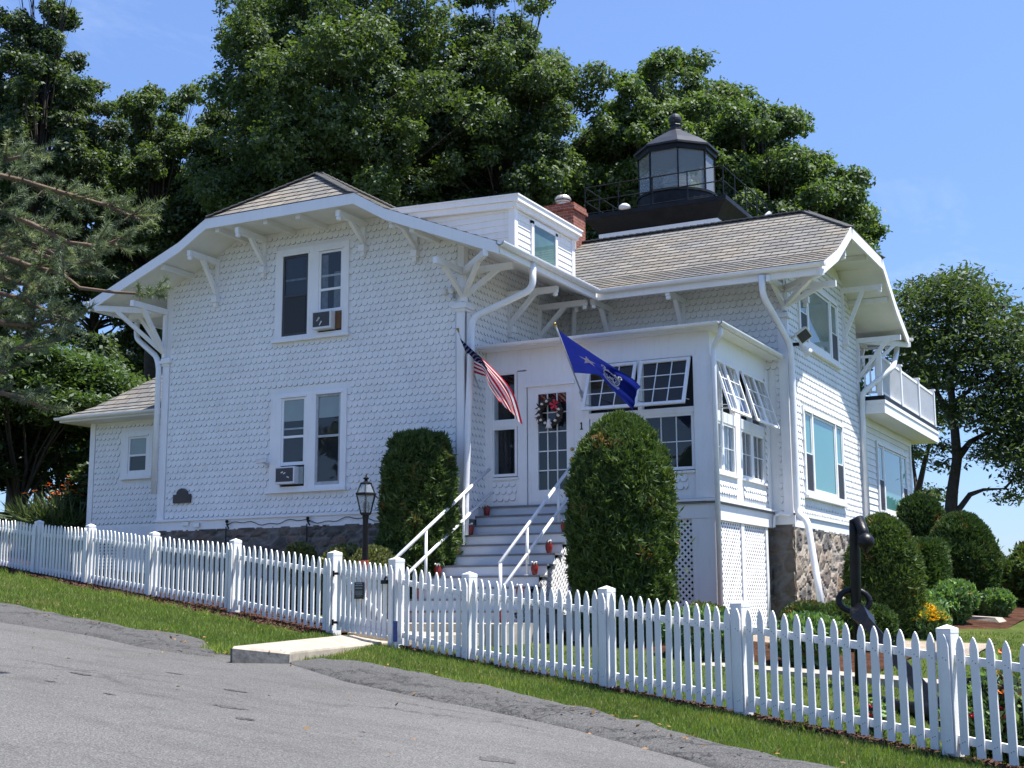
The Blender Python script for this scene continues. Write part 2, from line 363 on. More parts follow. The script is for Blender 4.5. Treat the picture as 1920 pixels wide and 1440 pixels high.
for v in me.vertices:
    x,t=v.co.x,v.co.y; ye=roadY(x)+.12; y=-14+(ye+14)*t; v.co=(x,y,plane(x)+.004+.012*noise.noise(Vector((x*.5,y*.5,3))))
# asphalt berm (raised lip along the road), two runs broken by the front walk
def berm(name,IN,OUT,ext0,ext1):
    IN=[Vector(p) for p in IN]; OUT=[Vector(p) for p in OUT]
    def resample(P,n):
        L=[0]
        for a,b in zip(P,P[1:]): L.append(L[-1]+(b-a).length)
        out=[]
        for i in range(n):
            t=L[-1]*i/(n-1)
            for k in range(len(P)-1):
                if t<=L[k+1]+1e-6:
                    out.append(P[k].lerp(P[k+1],(t-L[k])/(L[k+1]-L[k]+1e-9))); break
        return out
    if ext0: IN=[IN[0]+Vector(ext0)]+IN; OUT=[OUT[0]+Vector(ext0)]+OUT
    if ext1: IN=IN+[IN[-1]+Vector(ext1)]; OUT=OUT+[OUT[-1]+Vector(ext1)]
    n=90; A=resample(IN,n); B=resample(OUT,n); m=MB(); prof=[(-.06,-.05),(0,.07),(.12,.105),(.35,.098),(.6,.075),(.8,.045),(.93,.022),(1.0,-.03)]
    W=len(prof)
    for i in range(n):
        e=min(1,min(i+ (12 if ext0 else 0),n-1-i+(12 if ext1 else 0))/5)
        for t,h in prof:
            p=A[i].lerp(B[i],t); nz=noise.noise(Vector((p.x*1.7,p.y*5,t*3)))*.026+noise.noise(Vector((p.x*6,p.y*14,1)))*.014
            m.v.append((p.x+nz*.5,p.y+nz*.7,plane(p.x)+(h*(.25+.75*e) if h>0 else h)+nz*(1 if 0<t<1 else .3)))
    for i in range(n-1):
        for k in range(W-1): m.f.append([i*W+k,(i+1)*W+k,(i+1)*W+k+1,i*W+k+1]); m.m.append(0)
    return structure(m.build(name,'asphalt_berm',smooth=True))
berm('kerb_berm',bermL_in,bermL_out,(-14,1.2,0),None)
berm('kerb_berm',bermR_in,bermR_out,None,(9,-1.6,0))
# dark oil and patch stains, wheel polished spots on the asphalt
m=MB()
for (px,py,rx,ry) in [(930,1424,.17,.07),(430,1325,.19,.035),(460,1347,.12,.035),(150,1265,.18,.02),(205,1302,.09,.018),(440,1295,.15,.022),(95,1279,.06,.015),(330,1264,.14,.014)]:
    c=onR(px,py,.004); n=40; vs=[]
    for k in range(n):
        t=2*math.pi*k/n; r=1+.75*noise.noise(Vector((math.cos(t)*1.9+px,math.sin(t)*1.9,py)))
        x,y=c.x+rx*.75*r*math.cos(t),c.y+ry*1.6*r*math.sin(t); vs.append((x,y,plane(x)+.004+.012*noise.noise(Vector((x*.5,y*.5,3)))+.004))
    m.add(vs,[list(range(n))])
structure(m.build('road_stain','asphalt_berm'))
# mulch strips
def strip(name,mat,a,b,n,lo,hi,lift):
    m=MB(); K=5
    for i in range(n+1):
        x=a+(b-a)*i/n
        for k in range(K):
            y=lo(x)+(hi(x)-lo(x))*k/(K-1)+.05*noise.noise(Vector((x*2.3,k,9))); m.v.append((x,y,G(x,y)+(lift if 0<k<K-1 else -.02)))
    for i in range(n):
        for k in range(K-1): m.f.append([i*K+k,(i+1)*K+k,(i+1)*K+k+1,i*K+k+1]); m.m.append(0)
    return structure(m.build(name,mat,smooth=True))
strip('mulch_bed','mulch_bark',-26,-10.7,90,lambda x:fenceY(x)-.62+.45*sm(-12.4,-10.9,x)*.2,lambda x:fenceY(x)+1.6,.035)
strip('mulch_bed','mulch_bark',-9.3,3,90,lambda x:fenceY(x)-.12-.14*sm(-5,-2.6,x),lambda x:fenceY(x)+.22,.03)
strip('mulch_bed','mulch_bark',-19,-11.6,50,lambda x:17.9,lambda x:20,.03)
strip('mulch_bed','mulch_bark',-9.2,-4.1,50,lambda x:17.75,lambda x:21.5,.03)
strip('mulch_bed','mulch_bark',-6.5,-3.7,40,lambda x:22.5+(x+6.5)*1.6,lambda x:36+(x+6.5)*1.5,.03)
strip('mulch_bed','mulch_bark',-5.5,8,40,lambda x:38+abs(x)*.2,lambda x:52,.03)
strip('mulch_bed','stone_dust',-6.8,-3.4,30,lambda x:20.2+.5*(x+6.8),lambda x:22.2+.8*(x+6.8),.034)
# concrete walk along the bed, slab in front of the gate, walk from gate to the steps
m=MB()
def slab(m,pts,th):
    n=len(pts); m.add([(p[0],p[1],p[2]) for p in pts]+[(p[0],p[1],p[2]-th) for p in pts],[list(range(n)),list(range(n,2*n))[::-1]]+[(i,n+i,n+(i+1)%n,(i+1)%n) for i in range(n)])
n=24
for i in range(n):
    x0=-8.9+(8.9-1.2)*i/n; x1=-8.9+(8.9-1.2)*(i+1)/n-.0
    z0=lambda x:-.697-.0497*(x+8.977)-.004*max(0,x+5)**2
    slab(m,[(x0,17.15,z0(x0)),(x1,17.15,z0(x1)),(x1,17.6,z0(x1)+.02),(x0,17.6,z0(x0)+.02)],.16)
structure(m.build('path','concrete'))
def rough_slab(m,pts,th,seed):
    out=[]; n=len(pts)
    for i in range(n):
        a=Vector(pts[i]);b=Vector(pts[(i+1)%n]); k=max(2,int((b-a).length/.07))
        for j in range(k):
            p=a.lerp(b,j/k); out.append(p)
    c=sum(out,Vector())/len(out); top=[]; edge=[]; bot=[]
    for p in out:
        d=(c-p); d.z=0; d.normalize(); nz=noise.noise(Vector((p.x*5,p.y*5,seed)))*.012+noise.noise(Vector((p.x*17,p.y*17,seed)))*.008+.008; q=p+d*nz; top.append(tuple(q+d*.028)); edge.append((q.x,q.y,q.z-.022)); bot.append((q.x,q.y,q.z-th))
    N=len(out); m.add(top+edge+bot,[list(range(N))]+[(i,N+i,N+(i+1)%N,(i+1)%N) for i in range(N)]+[(N+i,2*N+i,2*N+(i+1)%N,N+(i+1)%N) for i in range(N)])
m=MB(); sl=[onZ(435,1212,-.45),onZ(542,1223,-.53),onZ(730,1202,-.5),onZ(722,1190,-.47),onZ(640,1191,-.42)]
rough_slab(m,[tuple(p) for p in sl],.17,3); front_slab=m.build('path','concrete'); structure(front_slab)
m=MB(); a=sl[0];b=sl[1]; q=(b-a).normalized(); nrm=Vector((q.y,-q.x,0)).normalized()
m.hexa([tuple(a+nrm*.012-Vector((0,0,.19))),tuple(b+nrm*.012-Vector((0,0,.19))),tuple(b-nrm*.03-Vector((0,0,.19))),tuple(a-nrm*.03-Vector((0,0,.19))),tuple(a+nrm*.012-Vector((0,0,.022))),tuple(b+nrm*.012-Vector((0,0,.022))),tuple(b-nrm*.03-Vector((0,0,.022))),tuple(a-nrm*.03-Vector((0,0,.022)))])
structure(m.build('path_edge','concrete_dark'))
m=MB(); slab(m,[(-10.6,15.3,-.40),(-9.5,15.0,-.45),(-9.0,17.2,-.43),(-11.4,17.6,-.40)],.2)
slab(m,[(-11.75,16.6,-.30),(-8.9,16.6,-.30),(-8.9,17.9,-.30),(-11.75,17.9,-.30)],.3)
structure(m.build('path','concrete'))
# ================================================================ HOUSE
house=thing('lighthouse_keeper_house','large white scallop shingled keepers house with grey roof, brackets and a black lantern room','house',(-14.9,20,0.4))
WT='trim_white'
GX0,GX1,GY=-18.42,-11.46,20.0; WY=24.05; RX=-6.78; TZ=1.63
def gable_d2z(d): # roof profile of the gable wing, d = distance in from the eave
    return 6.0+d*.4 if d<2.3 else 6.92+(d-2.3)*.58
GC=-14.9; GW=4.68; GR=gable_d2z(GW)       # ridge height
def main_d2z(d): return 6.02+d*.44 if d<1.25 else 6.57+(d-1.25)*.62
MY0,MYC,MY1=23.1,26.95,30.88; MR=main_d2z(MYC-MY0)
def z2d(fn,z,hi):
    a,b=0,hi
    for _ in range(40):
        c=(a+b)/2
        if fn(c)<z: a=c
        else: b=c
    return a
KZ=7.31
# ---- scalloped shingles
def scallops(mb,F,s0,s1,t0,t1,ok,ex=.127,w=.125,seed=1):
    rr=random.Random(seed); row=0; t=t0+.03
    while t<t1:
        k=0; s=s0-(w/2 if row%2 else 0)
        while s<s1:
            a=max(s,s0); b=min(s+w-.004,s1); cx=(a+b)/2
            if b-a>.03 and ok(cx,t+.06) and ok(cx,t-.02):
                j=rr.uniform(-.004,.004); dd=rr.uniform(.017,.02); top=min(t+ex+.02,t1); tb=t+j
                arc=[]; n=7 if b-a>.09 else 2
                for i in range(n+1):
                    u=i/n; arc.append((a+(b-a)*u, tb+.045*(1-math.sqrt(max(0,1-(2*u-1)**2)))))
                P=[F(a,top,.005),*[F(x,z,dd) for x,z in arc],F(b,top,.005)]
                Bk=[F(x+(x-cx)*.0,z-.009,.003) for x,z in arc]; o=len(mb.v); mb.v+=P+Bk; N=len(arc)
                mb.f.append([o+i for i in range(N+2)]); mb.m.append(0)
                for i in range(N-1): mb.f.append([o+1+i,o+N+2+i,o+N+3+i,o+2+i]); mb.m.append(1)  # sloped rim carries the painted shade line below the arc
                mb.f.append([o,o+N+2,o+1]); mb.m.append(0); mb.f.append([o+N+1,o+N,o+2*N+1]); mb.m.append(0)
            s+=w
        t+=ex; row+=1
def in_any(R,s,t,m=.03): return any(a-m<s<b+m and c-m<t<d+m for a,b,c,d in R)
# window openings used to keep shingles off
gable_rects=[(-15.64,-13.92,4.97,6.77),(-15.68,-13.92,2.08,3.95)]
right_rects=[(24.95,28.07,4.95,6.4),(24.95,28.07,1.98,3.76)]
def gable_top(x): return gable_d2z(min(x-(GC-GW),(GC+GW)-x))-.14
def right_top(y): return main_d2z(min(y-MY0,MY1-y))-.14
# ---- walls
m=MB()
prof=[(GX0,1.45)]+[(GX1,1.45)]+[(GX1,gable_top(GX1)),(GC+2.38,6.78),(GC+1.7,7.2),(GC-1.7,7.2),(GC-2.38,6.78),(GX0,gable_top(GX0))]
m.prism([(x,GY,z) for x,z in prof],(0,.16,0))
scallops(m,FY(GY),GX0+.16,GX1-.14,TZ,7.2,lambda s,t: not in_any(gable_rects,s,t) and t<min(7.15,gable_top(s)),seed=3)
m.build('front_gable_wall',['siding_white','shingle_butt_shade'],house)
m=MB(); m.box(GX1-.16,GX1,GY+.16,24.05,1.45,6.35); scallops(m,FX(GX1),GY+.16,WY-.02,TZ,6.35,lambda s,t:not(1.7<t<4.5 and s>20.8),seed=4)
m.build('return_wall',['siding_white','shingle_butt_shade'],house)
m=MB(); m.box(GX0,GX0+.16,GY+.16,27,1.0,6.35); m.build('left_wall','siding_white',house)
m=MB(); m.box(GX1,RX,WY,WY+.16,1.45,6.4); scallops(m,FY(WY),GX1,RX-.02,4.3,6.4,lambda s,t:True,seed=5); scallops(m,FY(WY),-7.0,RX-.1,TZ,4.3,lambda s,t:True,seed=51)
m.build('recessed_front_wall',['siding_white','shingle_butt_shade'],house)
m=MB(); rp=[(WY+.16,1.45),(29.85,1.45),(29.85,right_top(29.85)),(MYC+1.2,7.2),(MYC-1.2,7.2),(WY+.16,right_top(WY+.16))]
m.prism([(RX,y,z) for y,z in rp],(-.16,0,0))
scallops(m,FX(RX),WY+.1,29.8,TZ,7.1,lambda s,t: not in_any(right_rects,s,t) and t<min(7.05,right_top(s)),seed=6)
m.build('side_gable_wall',['siding_white','shingle_butt_shade'],house)
m=MB(); m.box(-16,RX-.01,29.86,35.45,1.5,4.17); zz=1.6
while zz<4.1:
    for a,b in [(29.86,31.3),(34.78,35.4)] if 1.97<zz<3.78 else [(29.86,35.4)]:
        F=FX(RX-.01); m.add([F(a,zz,.022),F(b,zz,.022),F(b,min(zz+.15,4.15),.004),F(a,min(zz+.15,4.15),.004),F(a,zz,.0),F(b,zz,.0)],[(0,1,2,3),(0,4,5,1)])
    zz+=.15
m.build('rear_wing_wall','siding_white',house)
m=MB(); m.box(-16,RX-.3,30,30.2,1,6.4); m.build('rear_wall','siding_white',house)
# ---- corner boards, water table, frieze
for x0,x1,zc in ((GX0-.08,GX0+.2,4.78),(GX1-.19,GX1+.1,5.18)):
    m=MB()
    if x0<-18: m.mbox(FY(GY),GX0-.02,GX0+.15,TZ,4.78,-.05,.04)
    else: m.mbox(FY(GY),GX1-.13,GX1+.03,TZ,5.18,-.05,.04); m.mbox(FX(GX1),GY+.01,GY+.2,TZ,5.18,0,.03)
    m.box(x0,x1,GY-.1,GY+.2,zc,zc+.06); m.box(x0+.03,x1-.03,GY-.07,GY+.18,zc+.06,zc+.11); m.box(x0+.04,x1-.04,GY-.06,GY+.18,zc-.05,zc); m.build('corner_board',WT,house)
m=MB()
m.mbox(FY(WY),RX-.14,RX+.03,1.45,5.35,-.02,.035); m.mbox(FX(RX),WY+.0,WY+.16,1.45,5.3,0,.03); m.box(RX-.2,RX+.09,WY-.1,WY+.2,5.3,5.37); m.build('corner_board',WT,house); m=MB()
m.mbox(FX(RX),29.7,29.88,1.45,4.95,0,.032); m.mbox(FX(RX),35.28,35.46,1.5,3.98,-.01,.03)
m.mbox(FX(RX),29.86,35.46,3.98,4.155,-.01,.03)
m.build('corner_board',WT,house)
m=MB(); m.mbox(FY(GY),GX0-.04,GX1+.05,1.40,TZ-.035,-.04,.03); m.mbox(FY(GY),GX0-.06,GX1+.07,TZ-.035,TZ+.005,-.04,.07); m.build('water_table',WT,house); m=MB()
m.mbox(FX(RX),WY,29.86,1.36,TZ-.06,0,.03); m.mbox(FX(RX),WY-.03,29.88,TZ-.06,TZ-.02,0,.06); m.mbox(FY(WY),-7.1,RX+.06,1.4,TZ-.02,-.02,.03); m.mbox(FX(RX),29.86,35.46,1.36,1.5,-.02,.028)
m.build('water_table',WT,house)
# ---- foundation
def stonewall(name,mat,F,s0,s1,t0,t1,cell,amp,seed):
    st=.045; ns=int((s1-s0)/st)+1; ntt=int((t1-t0)/st)+1; V=[];cell_v=[];edge_v=[]
    for j in range(ntt):
        for i in range(ns):
            s=s0+(s1-s0)*i/(ns-1); t=t0+(t1-t0)*j/(ntt-1)
            w=Vector((noise.noise(Vector((s*2,t*2,seed))),noise.noise(Vector((s*2,t*2,seed+7))),0))*.28
            d,p=noise.voronoi(Vector((s/cell[0],t/cell[1],seed))+w)
            e=d[1]-d[0]; h=min(1,e/.22)
            rough=noise.fractal(Vector((s*7,t*7,seed)),1,2,5)
            V.append(F(s,t,amp*(.5*h**.6)+.028*rough*h)); cell_v.append((math.sin(p[0].x*12.9898+p[0].y*78.233)*43758.5453)%1.0); edge_v.append(min(1,e))
    f=[(j*ns+i,j*ns+i+1,(j+1)*ns+i+1,(j+1)*ns+i) for j in range(ntt-1) for i in range(ns-1)]
    me=bpy.data.meshes.new(name); me.from_pydata(V,[],f); me.materials.append(MATS[mat])
    for nm,arr in (('cell',cell_v),('edge',edge_v)):
        a=me.attributes.new(nm,'FLOAT','POINT'); a.data.foreach_set('value',arr)
    o=bpy.data.objects.new(name,me); COL.objects.link(o); o.parent=house; o.matrix_parent_inverse=world(house).inverted(); return o
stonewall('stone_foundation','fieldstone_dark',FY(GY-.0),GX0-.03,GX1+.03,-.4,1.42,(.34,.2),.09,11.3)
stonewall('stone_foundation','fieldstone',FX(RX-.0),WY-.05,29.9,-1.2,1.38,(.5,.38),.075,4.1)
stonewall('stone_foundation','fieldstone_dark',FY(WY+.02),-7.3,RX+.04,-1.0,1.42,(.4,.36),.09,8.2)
m=MB(); m.box(GX0+.05,GX1-.02,GY+.02,26,-1.2,1.45); m.build('foundation_core','fieldstone_dark',house); m=MB(); m.box(-7.3,RX-.02,WY+.05,29.8,-1.5,1.45); m.box(-12,RX-.3,29.8,35.4,-1.5,1.55); m.build('foundation_core','fieldstone_dark',house)
# ---- roofs
def courses(mb,zfun,dmax,P,lo,hi,ex=.215):
    """P(d,a): point at slope distance d (plan) along axis position a"""
    L=[0]; ds=[i*dmax/60 for i in range(61)]
    for a,b in zip(ds,ds[1:]): L.append(L[-1]+math.hypot(b-a,zfun(b)-zfun(a)))
    n=int(L[-1]/ex)+1
    def d_at(s):
        s=min(s,L[-1]); 
        for i in range(60):
            if s<=L[i+1]+1e-9: return ds[i]+(ds[i+1]-ds[i])*(s-L[i])/(L[i+1]-L[i])
        return dmax
    if mb.uv is None: mb.uv=[]
    for k in range(n):
        d0,d1=d_at(k*ex),d_at((k+1)*ex)
        if d1-d0<.01: continue
        z0,z1=zfun(d0),zfun(d1); a0,b0,a1,b1=lo(z0),hi(z0),lo(z1),hi(z1)
        if b0-a0<.02: continue
        lift=.022; o=len(mb.v)
        A=P(d0,a0);B=P(d0,b0);C=P(d1,b1);D=P(d1,a1)
        up=Vector((0,0,lift))
        mb.v+=[tuple(Vector(A)+up),tuple(Vector(B)+up),tuple(Vector(C)+Vector((0,0,.004))),tuple(Vector(D)+Vector((0,0,.004))),A,B]
        mb.f.append([o,o+1,o+2,o+3]); mb.m.append(0); mb.uv+=[(a0,k+.02),(b0,k+.02),(b1,k+.98),(a1,k+.98)]
        mb.f.append([o+4,o+5,o+1,o]); mb.m.append(0); mb.uv+=[(a0,k),(b0,k),(b0,k+.02),(a0,k+.02)]
GYR=19.0; GYA=20.25
def g_lo(z): return GYR if z<KZ else GYR+(GYA-GYR)*(z-KZ)/(GR-KZ)
m=MB()
gd=lambda z:z2d(gable_d2z,z,GW)
courses(m,gable_d2z,GW,lambda d,a:(GC+GW-d,a,gable_d2z(d)),g_lo,lambda z:23.1+z2d(main_d2z,z,3.85)+.05)
courses(m,gable_d2z,GW,lambda d,a:(GC-GW+d,a,gable_d2z(d)),g_lo,lambda z:27.2)
# hipped end over the clipped gable
hw=GW-gd(KZ)
courses(m,lambda d:KZ+d*(GR-KZ)/(GYA-GYR),GYA-GYR,lambda d,a:(a,GYR+d,KZ+d*(GR-KZ)/(GYA-GYR)),lambda z:GC-hw*(GR-z)/(GR-KZ),lambda z:GC+hw*(GR-z)/(GR-KZ))
MX1,MXA=-5.79,-7.05
def m_hi(z): return MX1 if z<KZ else MX1+(MXA-MX1)*(z-KZ)/(MR-KZ)
courses(m,main_d2z,MYC-MY0,lambda d,a:(a,MY0+d,main_d2z(d)),lambda z:-10.25-z2d(gable_d2z,z,GW)*1.0+.0,m_hi)
sc=(MY1-MYC)/(MYC-MY0)
courses(m,main_d2z,MYC-MY0,lambda d,a:(a,MY1-d*sc,main_d2z(d)),lambda z:-18,m_hi)
md=MYC-MY0-z2d(main_d2z,KZ,3.85)
courses(m,lambda d:KZ+d*(MR-KZ)/(MX1-MXA),MX1-MXA,lambda d,a:(MX1-d,a,KZ+d*(MR-KZ)/(MX1-MXA)),lambda z:MYC-md*(MR-z)/(MR-KZ),lambda z:MYC+md*sc*(MR-z)/(MR-KZ))
roof=m.build('roof','roof_shingle',house)
# ridge and hip caps
def cap(_,p,q,w=.11):
    p=Vector(p);q=Vector(q);n=max(2,int((q-p).length/.16)); m=MB()
    for i in range(n):
        a=p.lerp(q,i/n)+Vector((0,0,.022)); b=p.lerp(q,(i+1)/n)+Vector((0,0,.01)); m.bar(a,b,w*2,.02)
    m.build('ridge_cap','cap_shingle',roof)
cap(None,(GC,GYA,GR),(GC,27,GR)); cap(None,(-13,MYC,MR),(MXA,MYC,MR))
for sx in (-1,1): cap(None,(GC+sx*hw,GYR,KZ),(GC,GYA,GR),.1)
cap(None,(MX1,MYC-md,KZ),(MXA,MYC,MR),.1); cap(None,(MX1,MYC+md*sc,KZ),(MXA,MYC,MR),.1)
# soffits: boards just under the shingles
m=MB()
def sof(pts,dz=-.13): 
    m.prism([(x,y,z+dz) for x,y,z in pts],(0,0,-.035))
gs=[0,.6,1.2,1.8,2.3,gd(KZ)]
for sx in (1,-1):
    for a,b in zip(gs,gs[1:]):
        xa,xb=GC+sx*(GW-a),GC+sx*(GW-b); sof([(xa,GYR+.03,gable_d2z(a)),(xb,GYR+.03,gable_d2z(b)),(xb,20.05,gable_d2z(b)),(xa,20.05,gable_d2z(a))])
    for a,b in ((0,.6),(.6,1.2),(1.2,1.5)):
        xa,xb=GC+sx*(GW-a),GC+sx*(GW-b); y1=23.1+a if sx>0 else 27
        sof([(xa,20.05,gable_d2z(a)),(xb,20.05,gable_d2z(b)),(xb,y1+.1,gable_d2z(b)),(xa,y1,gable_d2z(a))])
sof([(GC-hw,GYR+.03,KZ),(GC+hw,GYR+.03,KZ),(GC+hw,20.05,KZ),(GC-hw,20.05,KZ)])
ms=[0,.6,1.1]
for a,b in zip(ms,ms[1:]):
    sof([(-10.25-a,MY0+a,main_d2z(a)),(MX1-.03,MY0+a,main_d2z(a)),(MX1-.03,MY0+b,main_d2z(b)),(-10.25-b,MY0+b,main_d2z(b))])
    sof([(-14,MY1-a,main_d2z(a)),(MX1-.03,MY1-a,main_d2z(a)),(MX1-.03,MY1-b*sc,main_d2z(b)),(-14,MY1-b*sc,main_d2z(b))])
mm=[0,.6,1.25,1.9,MYC-MY0-md]
for a,b in zip(mm,mm[1:]):
    for s,y0 in ((1,MY0),(-sc,MY1)):
        sof([(MX1-.03,y0+s*a,main_d2z(a)),(-6.85,y0+s*a,main_d2z(a)),(-6.85,y0+s*b,main_d2z(b)),(MX1-.03,y0+s*b,main_d2z(b))])
sof([(MX1-.03,MYC-md,KZ),(MX1-.03,MYC+md*sc,KZ),(-6.85,MYC+md*sc,KZ+.03),(-6.85,MYC-md,KZ+.03)])
m.build('soffit','soffit_white',house)
# rake boards (fascia) along both clipped gables
m=MB()
def rakepoly(pts,off,h=.2,th=.035):
    for (x0,y0,z0),(x1,y1,z1) in zip(pts,pts[1:]):
        m.prism([(x0,y0,z0-h),(x1,y1,z1-h),(x1,y1,z1+.005),(x0,y0,z0+.005)],off)
gp=[GC-GW,*[GC-GW+d for d in (.8,1.6,2.3)],GC-hw,GC+hw,*[GC+GW-d for d in (2.3,1.6,.8)],GC+GW]
rakepoly([(x,GYR,min(KZ,gable_d2z(min(x-GC+GW,GC+GW-x)))) for x in gp],(0,.04,0))
mp=[MY0,MY0+.6,MY0+1.25,MY0+1.9,MYC-md,MYC+md*sc,MY1-1.9*sc,MY1-1.25*sc,MY1-.6*sc,MY1]
def mz(y): return min(KZ,main_d2z(y-MY0) if y<MYC else main_d2z((MY1-y)/sc))
rakepoly([(MX1,y,mz(y)) for y in mp],(-.04,0,0),.22)
m.box(GC+GW-.05,GC+GW+.012,GYR+.04,23.1,5.82,6.0); m.box(-10.25,MX1-.04,MY0-.012,MY0+.05,5.82,6.02); m.box(-14,MX1-.04,MY1-.05,MY1-.01,5.82,6.02)
m.box(GC-GW+.01,GC-GW+.05,GYR+.04,27,5.82,6.0)
m.build('rake_board',WT,house)
# ---- gutters and downspouts
def gutter(mb,p,q,r=.075):
    p=Vector(p);q=Vector(q);d=(q-p).normalized();s=Vector((d.y,-d.x,0)); n=10; o=len(mb.v)
    for c in (p,q):
        for rr in (r,r-.014):
            for k in range(n+1):
                t=math.pi*k/n; mb.v.append(tuple(c+s*(rr*math.cos(t))+Vector((0,0,-rr*math.sin(t)))))
    N=n+1
    for k in range(n):
        mb.f+= [[o+k,o+k+1,o+2*N+k+1,o+2*N+k],[o+N+k,o+N+k+1,o+3*N+k+1,o+3*N+k],[o+k,o+k+1,o+N+k+1,o+N+k],[o+2*N+k,o+2*N+k+1,o+3*N+k+1,o+3*N+k]]; mb.m+=[0]*4
    for k in (0,n): mb.f.append([o+k,o+N+k,o+3*N+k,o+2*N+k]); mb.m.append(0)
    for e in (0,2): mb.f.append([o+e*N+k for k in range(N)]); mb.m.append(0)
for p,q in [((-10.16,18.95,6.0),(-10.16,23.0,6.0)),((-10.16,23.02,6.0),(-5.72,23.02,6.02)),((-19.64,18.95,6.0),(-19.64,26,6.0)),((-13,30.96,6.02),(-5.72,30.96,6.02))]:
    m=MB(); gutter(m,p,q); m.build('gutter','gutter_white',house)
def down(pts,r=.062):
    P=[Vector(p) for p in pts]; out=[P[0]]
    for i in range(1,len(P)-1):
        a,b,c=P[i-1],P[i],P[i+1]; e=min(.16,(a-b).length*.4,(c-b).length*.4); p0=b+(a-b).normalized()*e; p1=b+(c-b).normalized()*e
        for t in (0,.25,.5,.75,1): out.append(p0.lerp(b,t).lerp(b.lerp(p1,t),t))
    out.append(P[-1]); m=MB(); m.tube(out,r,12); o=m.build('downspout','gutter_white',house,smooth=False)
    me=o.data; me.polygons.foreach_set('use_smooth',[len(p.vertices)==4 for p in me.polygons]); return o
down([(-10.2,20.25,5.92),(-10.2,20.25,5.45),(-11.25,19.94,4.98),(-11.36,19.9,1.8),(-11.36,19.9,1.0)])
down([(-19.6,20.4,5.92),(-19.6,20.4,5.5),(-18.62,19.97,4.95),(-18.5,19.92,4.7),(-18.5,19.92,2.15)],.058)
down([(-6.9,23.05,5.92),(-6.9,23.08,5.55),(-6.66,23.9,4.75),(-6.66,23.98,4.4),(-6.66,23.98,1.6),(-6.45,23.85,1.45),(-6.3,23.7,.6),(-6.1,23.4,-.35)])
_a=onY(1682,640,30.92); _b=onY(1681,662,30.85); _c=onY(1674,690,30.05)
down([_a,_b,_c,(-6.64,29.62,4.62),(-6.68,29.72,4.3),(-6.68,29.72,1.35)])
# ---- brackets
def bracket(base,o,zb,L,zf,mid=.55,knob=True,foot=True):
    base=Vector(base); o=Vector(o).normalized(); P=lambda d,z:(base.x+o.x*d,base.y+o.y*d,z)
    m=MB(); m.bar(P(0,zb),P(L,zb),.085,.115); m.bar(P(.035,zf),P(.035,zb-.01),.07,.06,(o.x,o.y,0)); m.bar(P(.05,zf+.12),P(L*mid,zb-.03),.075,.08)
    if foot: m.bar(P(.07,zf-.06),P(.07,zf+.06),.13,.13,(o.x,o.y,0)); m.bar(P(.06,zf-.15),P(.06,zf-.05),.08,.08,(o.x,o.y,0))
    if knob: m.lathe(P(L-.05,zb-.13),[(.035,0),(.05,.02),(.05,.06),(.03,.08)],8)
    return m.build('bracket',WT,house)
for x,zb,zf in ((-17.1,6.72,5.96),(-15.93,7.02,6.42),(-13.6,7.02,6.55),(-12.45,6.72,6.3)): bracket((x,GY,0),(0,-1,0),zb,.9,zf)
for y in (21.7,23.0): bracket((GX1,y,0),(1,0,0),5.78,1.05,5.1)
for x in (-10.35,-8.78): bracket((x,WY,0),(0,-1,0),5.82,.92,5.0)
bracket((-11.2,WY,0),(.55,-1,0),5.8,1.0,5.0)
for y,zb,zf in ((28.55,6.75,5.6),): bracket((RX,y,0),(1,0,0),zb,.9,zf)
for y,zb,zf in ((25.35,6.75,5.9),): bracket((RX,y,0),(1,0,0),zb,.9,zf)
for c,dirs,zf,zb in (((GX1,GY),((0,-1),(1,-1),(1,0)),5.3,5.85),((GX0,GY),((0,-1),(-1,-1),(-1,0)),4.9,5.85),((RX,WY),((0,-1),(1,-1),(1,0)),5.42,5.85),((RX,29.85),((1,0),(1,1),(0,1)),4.9,5.85)):
    for dx,dy in dirs:
        L=1.0*math.hypot(dx,dy); bracket((c[0],c[1],0),(dx,dy,0),zb+(.12 if (dx,dy) in ((0,-1),(1,0)) and False else 0),L,zf,.7,False,False)
# lookout beams on the gable soffit
for x in (-14.5,-15.25,-16.4,-17.75,-12.0): m=MB(); m.box(x-.05,x+.05,GYR+.1,GY,min(KZ,gable_d2z(min(x-GC+GW,GC+GW-x)))-.27,min(KZ,gable_d2z(min(x-GC+GW,GC+GW-x)))-.16); m.build('lookout_beam','soffit_white',house)
for y in (25.9,27.2,29.2): m=MB(); m.box(RX,MX1-.1,y-.05,y+.05,mz(y)-.27,mz(y)-.16); m.build('lookout_beam','soffit_white',house)
# ---- windows
def win_boxes(F,casing,opens,sill=.06,cw=.11,proud=.045,name='window',headcap=True,trim=WT):
    s0,s1,t0,t1=casing; m=MB()
    xs=[s0]+[v for o in opens for v in (o[0],o[1])]+[s1]
    b=min(o[2] for o in opens); t=max(o[3] for o in opens)
    for i in range(0,len(xs),2): m.mbox(F,xs[i],xs[i+1],t0,t1,0,proud)
    for o in opens: m.mbox(F,o[0],o[1],o[3],t1,0,proud-.003); m.mbox(F,o[0],o[1],t0,o[2],0,proud-.003)
    m.mbox(F,s0-.03,s1+.03,t0-.045,t0+.012,0,proud+.05)
    if headcap:
        for o in opens: m.mbox(F,o[0]-.03,o[1]+.03,o[3],o[3]+.035,0,proud+.02)
    w=m.build(name,trim,house)
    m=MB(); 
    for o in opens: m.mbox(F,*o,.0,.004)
    m.build('interior_shade','room_shade',w)  # dark sheet behind the glass in place of an unlit room
    return w
